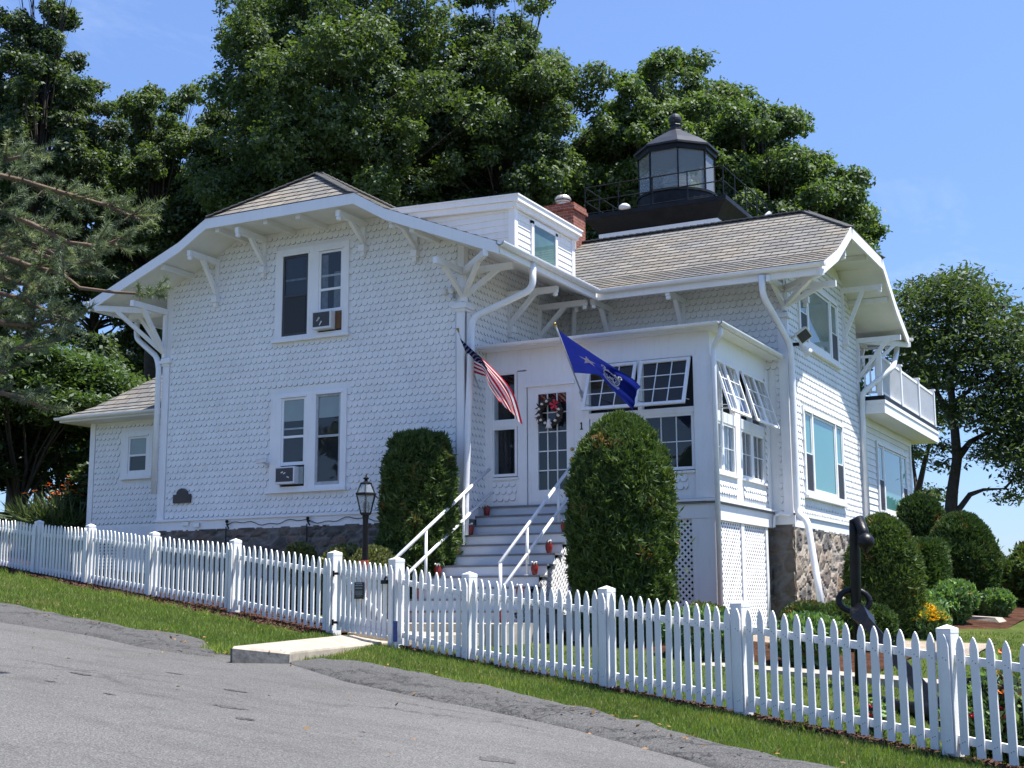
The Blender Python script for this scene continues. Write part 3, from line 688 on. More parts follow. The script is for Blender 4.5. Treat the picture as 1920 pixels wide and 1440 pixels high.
def sash(F,w,a,b,c,d,meet=None,fr=.045,dp=(.006,.03),pane='glass',mat=WT,name='sash'):
    m=MB(); e0,e1=dp
    m.mbox(F,a,a+fr,c,d,e0,e1); m.mbox(F,b-fr,b,c,d,e0,e1); m.mbox(F,a+fr,b-fr,d-fr,d,e0,e1); m.mbox(F,a+fr,b-fr,c,c+fr*1.4,e0,e1)
    if meet: m.mbox(F,a+fr,b-fr,meet-.022,meet+.022,e0,e1+.004)
    m.build(name,mat,w); m=MB(); k=(e0+e1)/2
    m.add([F(a+fr*.8,c+fr,k),F(b-fr*.8,c+fr,k),F(b-fr*.8,d-fr*.8,k),F(a+fr*.8,d-fr*.8,k)],[(0,1,2,3)]); return m.build('pane',pane,w)
def flat(F,w,a,b,c,d,dd,name,mat):
    m=MB(); m.mbox(F,a,b,c,d,dd-.004,dd); return m.build(name,mat,w)
F=FY(GY)
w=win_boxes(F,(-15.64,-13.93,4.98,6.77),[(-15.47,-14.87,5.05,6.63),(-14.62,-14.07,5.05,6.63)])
sash(F,w,-15.47,-14.87,5.05,6.63,5.83,mat='ac_grille'); flat(F,w,-15.42,-14.92,5.1,5.8,.036,'screen','screen_dark')
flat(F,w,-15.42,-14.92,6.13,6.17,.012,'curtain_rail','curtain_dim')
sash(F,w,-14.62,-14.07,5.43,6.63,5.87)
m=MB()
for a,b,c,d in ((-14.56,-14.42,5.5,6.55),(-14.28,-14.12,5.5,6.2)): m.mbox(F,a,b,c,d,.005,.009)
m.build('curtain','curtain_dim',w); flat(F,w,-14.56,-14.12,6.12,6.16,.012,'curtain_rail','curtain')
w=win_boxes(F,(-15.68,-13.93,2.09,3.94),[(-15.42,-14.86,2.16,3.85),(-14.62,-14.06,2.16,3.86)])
sash(F,w,-15.42,-14.86,2.56,3.85,3.1); flat(F,w,-15.38,-14.9,3.4,3.8,.01,'blind','blind_grey'); flat(F,w,-15.38,-14.9,3.24,3.27,.012,'curtain_rail','curtain')
sash(F,w,-14.62,-14.06,2.16,3.86,3.07,mat='curtain'); flat(F,w,-14.57,-14.1,3.42,3.81,.01,'blind','blind_grey')
# right side triple windows
def triple(y0,y1,z0,z1,shade,side_lo):
    F=FX(RX); L=y1-y0; a=y0+.1; b=y0+.1+.5; c=b+.1; e=y1-.1; d_=e-.5; c2=d_-.1
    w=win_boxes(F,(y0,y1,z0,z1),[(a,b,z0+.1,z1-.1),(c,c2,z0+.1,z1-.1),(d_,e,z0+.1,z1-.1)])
    zm=(z0+z1)/2-.05
    for p,q in ((a,b),(d_,e)):
        sash(F,w,p,q,z0+.1,z1-.1,zm,.05); flat(F,w,p+.03,q-.03,z0+.12,zm,.036,'screen','screen_dark'); flat(F,w,p+.04,q-.04,zm+.03,z1-.14,.009,'blind',shade)
    sash(F,w,c,c2,z0+.1,z1-.1,None,.05); flat(F,w,c+.04,c2-.04,z0+.16,z1-.14,.009,'blind',shade)  # teal sheets behind the panes stand in for reflected sky
triple(24.95,28.07,4.96,6.38,'teal_dim',0); triple(24.95,28.07,2.0,3.74,'teal_sky',0); triple(31.34,34.76,2.0,3.74,'teal_sky',0)
# ---- porch
PY=20.8; PX=-7.17; FLZ=1.69
m=MB(); F=FY(PY)
m.box(GX1,PX,PY,PY+.1,3.0,3.2) if False else None
m.mbox(F,GX1+.02,PX,3.98+.12,4.5,-.1,0)                       # frieze board
m.mbox(F,-11.45,-11.36,FLZ,4.12,-.1,0); m.mbox(F,-10.8,-10.62,FLZ,4.12,-.1,.0); m.mbox(F,-9.68,-9.40,FLZ,4.12,-.1,.0); m.mbox(F,-10.62,-9.68,3.84,4.12,-.1,-.001)
m.mbox(F,-11.36,-10.8,FLZ,2.2,-.1,-.004); m.mbox(F,-9.40,-7.46,FLZ,2.16,-.1,-.004); m.mbox(F,-11.36,-10.8,3.12,3.2,-.1,-.004); m.mbox(F,-9.40,-7.46,3.14,3.24,-.1,-.004)
m.mbox(F,-8.48,-8.40,2.16,4.1,-.1,-.006)
G2=FX(PX)
m.mbox(G2,PY+.101,WY,4.06,4.5,-.1,0); m.mbox(G2,PY+.101,WY,FLZ-.02,2.14,-.1,-.004); m.mbox(G2,22.08,22.4,2.14,4.06,-.1,-.002); m.mbox(G2,23.78,WY,2.14,4.06,-.1,0); m.mbox(G2,PY+.1,22.08,3.02,3.2,-.1,-.005); m.mbox(G2,22.4,23.78,3.02,3.2,-.1,-.005)
for a in (21.4,23.06): m.mbox(G2,a-.03,a+.03,2.14,4.06,-.1,-.007)
m.mbox(F,-7.46,PX+.018,FLZ,4.1,-.1,.03); m.mbox(G2,PY-.024,PY+.12,FLZ,4.06,-.1,.034); m.mbox(G2,23.86,24.03,FLZ,4.3,-.1,.03)
m.mbox(F,-11.46,-11.3,FLZ,4.1,-.2,.02)
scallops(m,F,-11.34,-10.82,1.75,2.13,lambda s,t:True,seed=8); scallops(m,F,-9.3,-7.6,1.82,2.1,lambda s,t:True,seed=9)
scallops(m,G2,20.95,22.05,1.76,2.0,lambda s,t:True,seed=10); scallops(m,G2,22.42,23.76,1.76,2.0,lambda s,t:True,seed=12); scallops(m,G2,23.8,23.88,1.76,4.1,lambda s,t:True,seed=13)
m.build('porch_wall',[WT,'shingle_butt_shade'],house)
m=MB(); m.box(GX1+.02,PX+.06,PY-.06,WY,FLZ-.09,FLZ-.005); m.box(GX1+.02,PX-.1,PY+.1,WY,FLZ,FLZ+.01); m.build('porch_floor','tread_grey',house)
m=MB(); m.mbox(F,GX1+.02,PX+.02,1.36,FLZ-.09,-.1,.03); m.mbox(G2,PY-.024,WY,1.34,FLZ-.088,-.1,.036); m.mbox(F,-9.3,PX+.08,FLZ-.05,FLZ-.01,-.1,.085); m.mbox(G2,PY-.08,WY,FLZ-.055,FLZ-.015,-.1,.09)
m.mbox(F,-7.55,PX+.015,-.8,1.358,-.1,.02); m.mbox(G2,PY-.014,PY+.14,-.8,1.338,-.1,.026); m.mbox(G2,22.18,22.34,-.8,1.34,-.1,.015); m.mbox(G2,23.6,23.74,-.8,1.34,-.1,.015); m.mbox(F,-9.6,-9.45,-.8,1.36,-.1,.02)
m.build('porch_skirt',WT,house)
def lattice(F,s0,s1,t0,t1,d,sp=.075,w=.036):
    m=MB(); 
    for sg in (1,-1):
        c=-(t1-t0) if sg>0 else 0; lim=(s1-s0)+(t1-t0) 
        k=-(t1-t0)
        while k<(s1-s0)+(t1-t0):
            # strip through (s0+k, t0) with direction (1,1) or (-1,1)
            pts=[]
            if sg>0: a=max(0,-k); b=min(t1-t0,(s1-s0)-k); P=lambda u:(s0+k+u,t0+u)
            else: a=max(0,k-(s1-s0)); b=min(t1-t0,k); P=lambda u:(s0+k-u,t0+u)
            if b-a>.03:
                p=P(a);q=P(b); h=w/2*.7071; e=d+(.006 if sg>0 else 0); nx,nz=(h,-h) if sg>0 else (h,h)
                m.hexa([F(p[0]-nx,p[1]-nz,e),F(p[0]+nx,p[1]+nz,e),F(p[0]+nx,p[1]+nz,e+.006),F(p[0]-nx,p[1]-nz,e+.006),F(q[0]-nx,q[1]-nz,e),F(q[0]+nx,q[1]+nz,e),F(q[0]+nx,q[1]+nz,e+.006),F(q[0]-nx,q[1]-nz,e+.006)])
            k+=sp*1.4142
    return m
lattice(F,-9.45,-7.55,-.75,1.36,-.02).build('lattice_panel',WT,house)
lattice(G2,20.94,22.18,-.8,1.34,-.02,.085,.04).build('lattice_panel',WT,house); lattice(G2,22.34,23.6,-.8,1.34,-.02,.085,.04).build('lattice_panel',WT,house)
m=MB(); m.box(GX1+.2,PX-.4,PY+.45,WY-.05,-1.2,1.5); m.build('crawl_space_shade','room_shade',house)  # black box stands in for the shade behind the lattice
m=MB(); m.box(GX1+.1,PX-.3,PY+.3,WY-.05,FLZ+.012,4.4); m.build('porch_interior_shade','room_shade',house)  # solid black box stands in for the dim porch inside
# porch roof and its gutter
m=MB(); m.add([(GX1+.02,PY-.32,4.5),(PX+.27,PY-.32,4.5),(PX+.27,WY,4.5),(GX1+.02,WY,4.5),(GX1+.02,PY-.32,4.58),(PX+.27,PY-.32,4.58),(PX+.27,WY,4.58),(GX1+.02,WY,4.86),(PX-.1,WY,4.86)],[(0,1,2,3)[::-1],(0,1,5,4),(1,2,6,5),(4,5,8,7),(5,6,8)])
m.m[3]=1; m.m[4]=1
m.build('porch_roof',[WT,'membrane_grey'],house)
m=MB(); gutter(m,(GX1+.06,PY-.37,4.56),(PX+.3,PY-.37,4.56),.06); gutter(m,(PX+.31,PY-.38,4.56),(PX+.31,WY+.1,4.56),.06); m.build('porch_gutter','gutter_white',house)
down([(PX+.27,PY-.2,4.48),(PX+.27,PY-.2,4.36),(PX+.1,PY-.06,4.22),(PX+.09,PY-.06,4.0),(PX+.09,PY-.06,-.6)],.045)
m=MB(); m.tube([(-6.78,23.93,1.55),(-6.95,23.93,1.6),(-7.08,23.93,1.55),(-7.1,23.93,1.35)],.03,8); m.build('conduit_pipe','gutter_white',house)
# porch windows
def muntins(m,F,a,b,c,d,nx,nz,e0,e1,w=.014):
    for i in range(1,nx): s=a+(b-a)*i/nx; m.mbox(F,s-w/2,s+w/2,c,d,e0,e1)
    for j in range(1,nz): t=c+(d-c)*j/nz; m.mbox(F,a,b,t-w/2,t+w/2,e0,e1-.001)
def fixed(F,a,b,c,d,nx,nz,curt=None,fr=.05):
    m=MB(); m.mbox(F,a,a+fr,c,d,-.06,-.015); m.mbox(F,b-fr,b,c,d,-.06,-.015); m.mbox(F,a+fr,b-fr,c,c+fr,-.06,-.015); m.mbox(F,a+fr,b-fr,d-fr,d,-.06,-.015); muntins(m,F,a+fr,b-fr,c+fr,d-fr,nx,nz,-.05,-.03)
    w=m.build('porch_window',WT,house); m=MB(); k=-.04; m.add([F(a+fr,c+fr,k),F(b-fr,c+fr,k),F(b-fr,d-fr,k),F(a+fr,d-fr,k)],[(0,1,2,3)]); m.build('pane','glass',w)
    if curt: flat(F,w,a,b,c,d,-.14,'curtain',curt)
    return w
fixed(F,-11.34,-10.82,3.2,4.12,1,1); fixed(F,-11.34,-10.82,2.22,3.12,1,1)
for Fq,q in ((F,(-11.38,-10.78,2.16,2.2,-.02,.03)),(F,(-9.4,-7.47,2.12,2.16,-.02,.03)),(G2,(PY+.12,22.1,2.1,2.14,-.02,.04)),(G2,(22.38,23.8,2.1,2.14,-.02,.04))): m=MB(); m.mbox(Fq,*q); m.build('window_sill',WT,house)
fixed(F,-9.38,-8.48,2.18,3.14,3,2); fixed(F,-8.40,-7.48,2.18,3.14,3,2)
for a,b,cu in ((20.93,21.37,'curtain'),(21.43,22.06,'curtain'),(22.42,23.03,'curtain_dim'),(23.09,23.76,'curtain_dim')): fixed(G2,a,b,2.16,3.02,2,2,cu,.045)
def awning(F,a,b,top,bot,out,nx,nz,o0=.0,fr=.055):
    H=math.hypot(top-bot,out); ux,uz=out/H,(top-bot)/H
    def A(s,t,d): # t runs down the sash, d outward from its plane
        return F(s, top-t*uz+d*ux, o0+t*ux+d*uz)
    m=MB(); m.mbox(A,a,a+fr,0,H,0,.035); m.mbox(A,b-fr,b,0,H,0,.035); m.mbox(A,a+fr,b-fr,0,fr,0,.035); m.mbox(A,a+fr,b-fr,H-fr,H,0,.035); muntins(m,A,a+fr,b-fr,fr,H-fr,nx,nz,.008,.022)
    w=m.build('awning_sash',WT,house); m=MB(); m.add([A(a+fr,fr,.015),A(b-fr,fr,.015),A(b-fr,H-fr,.015),A(a+fr,H-fr,.015)],[(0,1,2,3)]); m.build('pane','glass',w)
    [MB().bar(F(q,bot+.12,-.02),A(q,H-.12,0),.012,.012).build('stay_bar','pole_metal',w) for q in (a+.06,b-.06)]; return w
awning(F,-9.38,-8.47,4.07,3.24,.34,3,3); awning(F,-8.41,-7.5,4.07,3.24,.34,3,3)
for a,b in ((20.95,21.4),(21.41,22.06),(22.42,23.05),(23.06,23.76)): awning(G2,a,b,4.05,3.14,.27,2,3,.0,.045)
# front door
m=MB(); F2=F
dm=MB(); dm.mbox(F,-10.6,-10.4,FLZ,3.8,-.06,-.015); dm.mbox(F,-9.84,-9.69,FLZ,3.8,-.06,-.015); dm.mbox(F,-10.4,-9.84,3.66,3.8,-.06,-.015); dm.mbox(F,-10.4,-9.84,FLZ,1.95,-.06,-.015)
muntins(dm,F,-10.4,-9.84,1.95,3.66,3,5,-.045,-.02,.018); dm.mbox(F,-10.64,-9.66,3.8,3.86,-.06,.03)
door=dm.build('front_door',WT,house); m=MB(); m.add([F(-10.4,1.95,-.035),F(-9.84,1.95,-.035),F(-9.84,3.66,-.035),F(-10.4,3.66,-.035)],[(0,1,2,3)]); m.build('pane','glass',door)
m=MB()
for z in (2.64,2.47): m.lathe((-9.73,PY,z),[(.01,-.03),(.032,-.015),(.036,0),(.032,.015),(.01,.03)],10); m.bar((-9.73,PY+.03,z),(-9.73,PY-.01,z),.05,.05)
m.build('door_knob','brass',door)
m=MB(); m.mbox(F,-9.552,-9.532,2.98,3.1,0,.012); m.mbox(F,-9.565,-9.552,3.07,3.085,0,.012); m.mbox(F,-9.57,-9.515,2.97,2.985,0,.012)
m.mbox(F,-9.55,-9.534,2.69,2.8,0,.012); m.mbox(F,-9.55,-9.512,2.69,2.704,0,.012); m.build('house_number','sign_black',house)
# ---- dormer
DX=-11.25; D0,D1=21.55,24.2
m=MB(); m.prism([(DX,D0,6.5),(DX,D0,7.58),(-14.2,D0,7.69),(-14.2,D0,6.5)],(0,D1-D0,0))
for k in range(8):
    z=6.62+.125*k; G3=FX(DX); m.add([G3(D0,z,.02),G3(D1,z,.02),G3(D1,z+.125,.004),G3(D0,z+.125,.004),G3(D0,z,0),G3(D1,z,0)],[(0,1,2,3),(0,4,5,1)])
    H=FY(D0); m.add([H(-13.9,z,.02),H(DX,z,.02),H(DX,z+.125,.004),H(-13.9,z+.125,.004),H(-13.9,z,0),H(DX,z,0)],[(0,1,2,3),(0,4,5,1)])
dor=m.build('dormer','siding_white',house)
m=MB(); m.prism([(DX+.16,D0-.14,7.53),(DX+.16,D0-.14,7.63),(-14.4,D0-.14,7.76),(-14.4,D0-.14,7.66)],(0,D1-D0+.26,0)); m.box(DX+.02,DX+.1,D0-.1,D1+.08,7.44,7.56); m.prism([(DX+.02,D0-.1,7.41),(DX+.02,D0-.1,7.53),(-14,D0-.1,7.65),(-14,D0-.1,7.53)],(0,.08,0)); m.box(DX-.1,DX+.035,D0-.035,D0+.1,6.4,7.5); m.box(DX-.06,DX+.035,D1-.1,D1+.035,6.5,7.5)
m.prism([(DX+.18,D0-.16,7.63),(DX+.18,D0-.16,7.66),(-14.4,D0-.16,7.79),(-14.4,D0-.16,7.76)],(0,D1-D0+.3,0)); m.build('dormer_trim',WT,dor)
G3=FX(DX); m=MB(); 
for a,b,c,d in ((22.22,22.32,6.6,7.36),(23.28,23.38,6.6,7.36),(22.22,23.38,7.3,7.38),(22.22,23.38,6.55,6.66)): m.mbox(G3,a,b,c,d,0,.05)
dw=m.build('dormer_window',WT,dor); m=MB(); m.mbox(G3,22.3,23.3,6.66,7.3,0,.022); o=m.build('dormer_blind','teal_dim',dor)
m=MB(); m.add([G3(22.32,6.66,.035),G3(23.28,6.66,.035),G3(23.28,7.3,.035),G3(22.32,7.3,.035)],[(0,1,2,3)]); m.build('pane','glass',dor)
# ---- chimney
m=MB(); m.box(-12.95,-12.25,26.4,27.05,7.2,8.85); m.box(-13.0,-12.2,26.35,27.1,8.85,8.93); m.box(-12.97,-12.23,26.38,27.08,8.93,9.02); ch=m.build('chimney','brick',house)
m=MB(); m.lathe((-12.65,26.7,9.0),[(.13,0),(.13,.14),(.17,.14),(.17,.17)],12); m.lathe((-12.65,26.7,9.2),[(.19,0),(.19,.04),(.14,.1),(.02,.13)],12); m.build('chimney_cap','flue_metal',ch)
m=MB(); m.box(-12.99,-12.21,26.33,26.45,7.9,8.3); m.build('flashing','concrete',ch)
# ---- lighthouse tower top and lantern
LY0,LY1,LX0,LX1=29.0,32.6,-13.2,-9.5; LZ=9.5; LC=Vector((-11.37,30.83,0))
m=MB(); m.box(LX0+.35,LX1-.35,LY0+.35,LY1-.35,6.5,9.1); m.box(LX0+.3,LX1-.3,LY0+.3,LY1-.3,8.6,9.06); tower=m.build('tower',WT,house)
m=MB(); a=.32; b=0
lo=[(LX0+a,LY0+a,9.07),(LX1-a,LY0+a,9.07),(LX1-a,LY1-a,9.07),(LX0+a,LY1-a,9.07)]; hi=[(LX0,LY0,LZ-.1),(LX1,LY0,LZ-.1),(LX1,LY1,LZ-.1),(LX0,LY1,LZ-.1)]; m.hexa(lo+hi); m.box(LX0-.03,LX1+.03,LY0-.03,LY1+.03,LZ-.1,LZ); m.build('gallery_deck','black_paint',tower)
m=MB()
cs=[(LX0+.05,LY0+.05),(LX1-.05,LY0+.05),(LX1-.05,LY1-.05),(LX0+.05,LY1-.05)]
for i in range(4):
    p=Vector((*cs[i],0));q=Vector((*cs[(i+1)%4],0))
    for h in (.38,.74): m.tube([p+Vector((0,0,LZ+h)),q+Vector((0,0,LZ+h))],.016,6)
    m.tube([p+Vector((0,0,LZ+.06)),q+Vector((0,0,LZ+.06))],.01,5)
    for k in range(4): r=p.lerp(q,k/4); m.tube([r+Vector((0,0,LZ)),r+Vector((0,0,LZ+.75))],.016,6)
    for k in range(40):
        if i in (1,2,3):
            r=p.lerp(q,(k+.5)/40); m.tube([r+Vector((0,0,LZ+.06)),r+Vector((0,0,LZ+.38))],.003,3,False)
m.build('gallery_railing','black_paint',tower)
lan=MB(); rr=.97; ang=math.pi/8
lan.lathe((LC.x,LC.y,LZ),[(1.0,0),(1.0,.62),(1.03,.62),(1.03,.68),(.9,.7)],32); lan.lathe((LC.x,LC.y,LZ+1.72),[(rr,0),(rr+.06,.0),(rr+.06,.14),(rr,.14)],8,0,ang)
for k in range(8):
    t=2*math.pi*k/8+ang; p=Vector((LC.x+rr*math.cos(t),LC.y+rr*math.sin(t),0)); lan.bar(p+Vector((0,0,LZ+.66)),p+Vector((0,0,LZ+1.74)),.035,.035,(math.cos(t),math.sin(t),0))
lantern=lan.build('lantern_room','black_paint',house)
m=MB(); m.lathe((LC.x,LC.y,LZ+1.84),[(1.1,0),(1.1,.05),(.8,.27),(.22,.62),(.17,.66),(.17,.7),(.13,.72),(.13,.78),(.17,.8),(.16,.82),(.1,.84)],8,0,ang); m.lathe((LC.x,LC.y,LZ+2.64),[(.03,0)]+[(.165*math.sin(math.pi*i/9),.165-.165*math.cos(math.pi*i/9)) for i in range(1,9)]+[(.015,.33),(.01,.36)],16); m.build('lantern_roof','lantern_black',lantern,False)
for k in range(8):
    t0=2*math.pi*k/8+ang; t1=2*math.pi*(k+1)/8+ang; m=MB(); r2=rr-.01
    P=lambda t,z:(LC.x+r2*math.cos(t),LC.y+r2*math.sin(t),z); m.add([P(t0,LZ+.68),P(t1,LZ+.68),P(t1,LZ+1.72),P(t0,LZ+1.72)],[(0,1,2,3)]); m.build('pane','lantern_glass',lantern)
m=MB(); m.lathe((LC.x,LC.y,LZ+.7),[(.2,0),(.3,.05),(.36,.2),(.37,.4),(.34,.55),(.22,.72),(.05,.82)],20); m.build('fresnel_lens','lantern_glass',lantern,True)
m=MB(); 
for k in range(6): m.lathe((LC.x,LC.y,LZ+.74+.1*k),[(.375-.02*k*(k>3),0),(.375-.02*k*(k>3),.015)],16)
m.lathe((LC.x,LC.y,LZ+.68),[(.1,0),(.08,.3),(.06,.5)],10); m.build('lens_frame','brass',lantern)
# ---- balcony on the rear wing
BX,BY0,BY1,BZ=-6.2,29.8,36.4,4.16
m=MB(); m.box(-9,BX,BY0+.0,BY1,BZ,BZ+.3); m.box(-9,BX+.02,BY0-.02,BY1+.02,BZ+.22,BZ+.3) ; bal=m.build('balcony',WT,house)
m=MB(); m.box(-9,BX+.01,BY0+.01,BY1-.01,BZ+.302,BZ+.4); m.build('deck_edge','black_paint',bal)
m=MB(); zr=BZ+.4
def rail(p,q,posts):
    p=Vector(p);q=Vector(q); L=(q-p).length; d=(q-p)/L
    m.bar(p+Vector((0,0,zr+.92)),q+Vector((0,0,zr+.92)),.06,.06); m.bar(p+Vector((0,0,zr+.1)),q+Vector((0,0,zr+.1)),.05,.05)
    for s in posts: c=p+d*s; m.bar(c+Vector((0,0,zr)),c+Vector((0,0,zr+1.02)),.11,.11,(1,0,0)); m.bar(c+Vector((0,0,zr+1.02)),c+Vector((0,0,zr+1.06)),.15,.15,(1,0,0))
    k=.12
    while k<L: c=p+d*k; m.bar(c+Vector((0,0,zr+.1)),c+Vector((0,0,zr+.92)),.035,.035,(1,0,0)); k+=.125
rail((-6.75,BY0+.1,0),(BX-.17,BY0+.1,0),[]); rail((BX-.1,BY0+.1,0),(BX-.1,BY1-.1,0),[0,2.2,4.4,6.5]); rail((BX-.1,BY1-.1,0),(-9,BY1-.1,0),[]); m.build('balcony_railing',WT,bal)
# ---- small left wing
LWY=22.0; LWX=-22.36
m=MB(); m.box(LWX+.05,GX0,LWY+.1,26,.1,1.4); m.build('crawl_space_shade','room_shade',house); m=MB()
for k in range(14): m.mbox(FY(LWY),LWX,GX0-1.0,.42+k*.07,.455+k*.07,-.03,-.02)
for k in range(22):
    if k not in (7,8,14,15): m.mbox(FY(LWY),LWX+.03+k*.13,LWX+.09+k*.13,.35,1.4,-.02,-.012)
for a in (LWX+.9,LWX+1.85): m.mbox(FY(LWY),a,a+.22,.35,1.4,-.012,0)
m.build('lattice_panel',WT,house)
m=MB(); m.box(LWX,GX0,LWY,26,1.4,4.12); scallops(m,FY(LWY),LWX+.14,GX0-.02,1.72,4.0,lambda s,t:not in_any([(-21.45,-20.4,2.72,3.82)],s,t),seed=21); lw=m.build('left_wing_wall',['siding_white','shingle_butt_shade'],house)
m=MB(); m.mbox(FY(LWY),LWX-.02,LWX+.13,1.69,4.06,-.1,.03); m.mbox(FY(LWY),LWX-.02,GX0,1.4,1.69,-.1,.035); m.build('left_wing_trim',WT,house)
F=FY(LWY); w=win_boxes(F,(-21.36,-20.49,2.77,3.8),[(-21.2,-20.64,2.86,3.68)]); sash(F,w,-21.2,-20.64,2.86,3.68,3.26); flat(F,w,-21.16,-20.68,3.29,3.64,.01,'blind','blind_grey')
m=MB(); 
zf=lambda d:4.15+d*.5 if d<.5 else 4.4+(d-.5)*.8
def lwlo(z):
    return -22.85+z2d(zf,z,3)
courses(m,zf,2.2,lambda d,a:(a,21.45+d,zf(d)),lwlo,lambda z:GX0+.01)
m.add([(-22.85,21.45,4.16),(-22.35,21.95,4.4),(-20.65,23.65,5.76),(-20.65,27,5.76),(-22.35,27,4.4),(-22.85,27,4.16)],[(0,1,4,5),(1,2,3,4)]); m.uv+=[(0,0)]*8
m.build('left_wing_roof','roof_shingle',house)
m=MB(); gutter(m,(-22.9,21.4,4.15),(GX0-.1,21.4,4.15),.06); m.build('gutter','gutter_white',house)
m=MB(); m.box(-22.82,GX0,21.45,22.05,4.05,4.1); m.box(-22.82,-22.3,22.05,27,4.05,4.1); m.build('left_wing_soffit','soffit_white',house)
# ================================================================ FENCE
FB=[(3.2,-1.9),(.2,-1.56),(-2.07,-1.323),(-4.155,-1.105),(-5.874,-.944),(-8.047,-.746),(-9.431,-.556),(-10.762,-.43),(-13.274,-.132),(-15.778,.09),(-18.12,.332),(-20.317,.514),(-22.7,.76),(-25.1,1.0)]
def fz(x):
    P=FB
    for a,b in zip(P,P[1:]):
        if b[0]<=x<=a[0]: return b[1]+(a[1]-b[1])*(x-b[0])/(a[0]-b[0])
    return P[0][1] if x>P[0][0] else P[-1][1]
FD=Vector((1,-.3681,0)).normalized(); FN=Vector((FD.y,-FD.x,0)) # FN points toward the road
def fpt(x,off=0,z=0): return Vector((x,fenceY(x),z))+FN*off
def picket_mesh(h,w=.074,th=.02):
    m=MB(); o=[(-w/2,0),(w/2,0),(w/2,h-.105),(w*.38,h-.06),(w*.2,h-.022),(0,h),(-w*.2,h-.022),(-w*.38,h-.06),(-w/2,h-.105)]
    m.prism([(a,-th/2,b) for a,b in o],(0,th,0))
    for x,z in ((-.012,.1),(.014,.78),(.01,.11),(-.013,.8)): m.add([(x+.005*math.cos(k*1.047),-th/2-.0015,z+.005*math.sin(k*1.047)) for k in range(6)],[(0,1,2,3,4,5)],1)
    return m
def post_mesh(h,w=.135):
    m=MB(); m.box(-w/2,w/2,-w/2,w/2,-.15,h-.05); m.add([(-w/2-.002,-w/2-.002,h-.05),(w/2+.002,-w/2-.002,h-.05),(w/2+.002,w/2+.002,h-.05),(-w/2-.002,w/2+.002,h-.05),(-w/2-.002,-w/2-.002,h-.012),(w/2+.002,-w/2-.002,h-.012),(w/2+.002,w/2+.002,h-.012),(-w/2-.002,w/2+.002,h-.012),(0,0,h+.022)],[(0,1,5,4),(1,2,6,5),(2,3,7,6),(3,0,4,7),(4,5,8),(5,6,8),(6,7,8),(7,4,8)]); return m
ANG=math.atan2(FD.y,FD.x)
_pk=None;_po=None
def place(src,name,parent,loc,rot=0,tilt=0,sz=1):
    o=bpy.data.objects.new(name,src); COL.objects.link(o); o.location=loc; o.rotation_euler=(tilt*.6,tilt,ANG+rot); o.scale=(1,1,sz)
    o.parent=parent; o.matrix_parent_inverse=world(parent).inverted(); return o
mk=lambda mb,mat:(lambda o:(o.data,bpy.data.objects.remove(o)))(mb.build('tmp',mat))[0]
PK=mk(picket_mesh(1.0),['fence_white','nail_dark']); PO=mk(post_mesh(1.1),'fence_white'); POT=mk(post_mesh(1.13,.15),'fence_white')
rf=random.Random(5)
def fence_run(root,xs,counts,gate_first):
    for i,x in enumerate(xs):
        big=gate_first==i
        place(POT if big else PO,'post',root,fpt(x,0,fz(x)),0,rf.uniform(-.012,.012))
        # the picket screwed on the face of the post
        place(PK,'picket',root,fpt(x+.02,.105 if big else .09,fz(x)+.05),0,rf.uniform(-.012,.012),.99)
    for (a,b),n in zip(zip(xs,xs[1:]),counts):
        for k in range(1,n):
            x=a+(b-a)*k/n+rf.uniform(-.006,.006); place(PK,'picket',root,fpt(x,.045,fz(x)+.055+rf.uniform(-.008,.008)),0,rf.gauss(0,.012),rf.uniform(.975,1.0))
        for h in (.17,.84):
            m=MB(); m.bar(fpt(a,.008,fz(a)+h),fpt(b,.008,fz(b)+h),.045,.07); m.build('rail','fence_white',root)
fr=thing('picket_fence','white picket fence running down the slope right of the gate','fence',fpt(-9.431,0,fz(-9.431)))
fence_run(fr,[-9.431,-8.047,-5.874,-4.155,-2.07,.2],[10,17,14,16,17],0)
fl=thing('picket_fence','white picket fence climbing the slope left of the gate','fence',fpt(-10.762,0,fz(-10.762)))
fence_run(fl,[-10.762,-13.274,-15.778,-18.12,-20.317,-22.7],[17,17,16,16,16],0)
# gate
gate=thing('picket_gate','low white picket gate with diagonal brace between two thick posts','gate',fpt(-10.6,0,-.4))
gx0,gx1=-10.64,-9.55
for k in range(10):
    x=gx0+(gx1-gx0)*(k+.5)/10; place(PK,'picket',gate,fpt(x,.045,-.36-.10*(x-gx0)*.9),0,rf.uniform(-.008,.008),.96)
for h0,w in ((.12,.16),(.78,.09)):
    m=MB(); m.bar(fpt(gx0,.018,-.36+h0),fpt(gx1,.018,-.455+h0),.03,w); m.build('rail','fence_white',gate)
m=MB(); m.bar(fpt(gx0+.05,.018,-.36+.74),fpt(gx1-.05,.018,-.455+.2),.028,.07); m.build('brace','fence_white',gate)
for z in (.12,.78):
    m=MB(); c=fpt(-10.68,.075,-.38+z); m.bar(c,c+FD*.1,.02,.035); m.lathe(c-Vector((0,0,.04)),[(.015,0),(.015,.08)],8); m.build('hinge','black_paint',gate)
m=MB(); c=fpt(-9.56,.09,.27); m.bar(c-FD*.06,c+FD*.06,.035,.05); m.bar(c+Vector((0,0,.03)),c+FD*.04+Vector((0,0,.07)),.02,.02); m.build('latch','black_paint',gate)
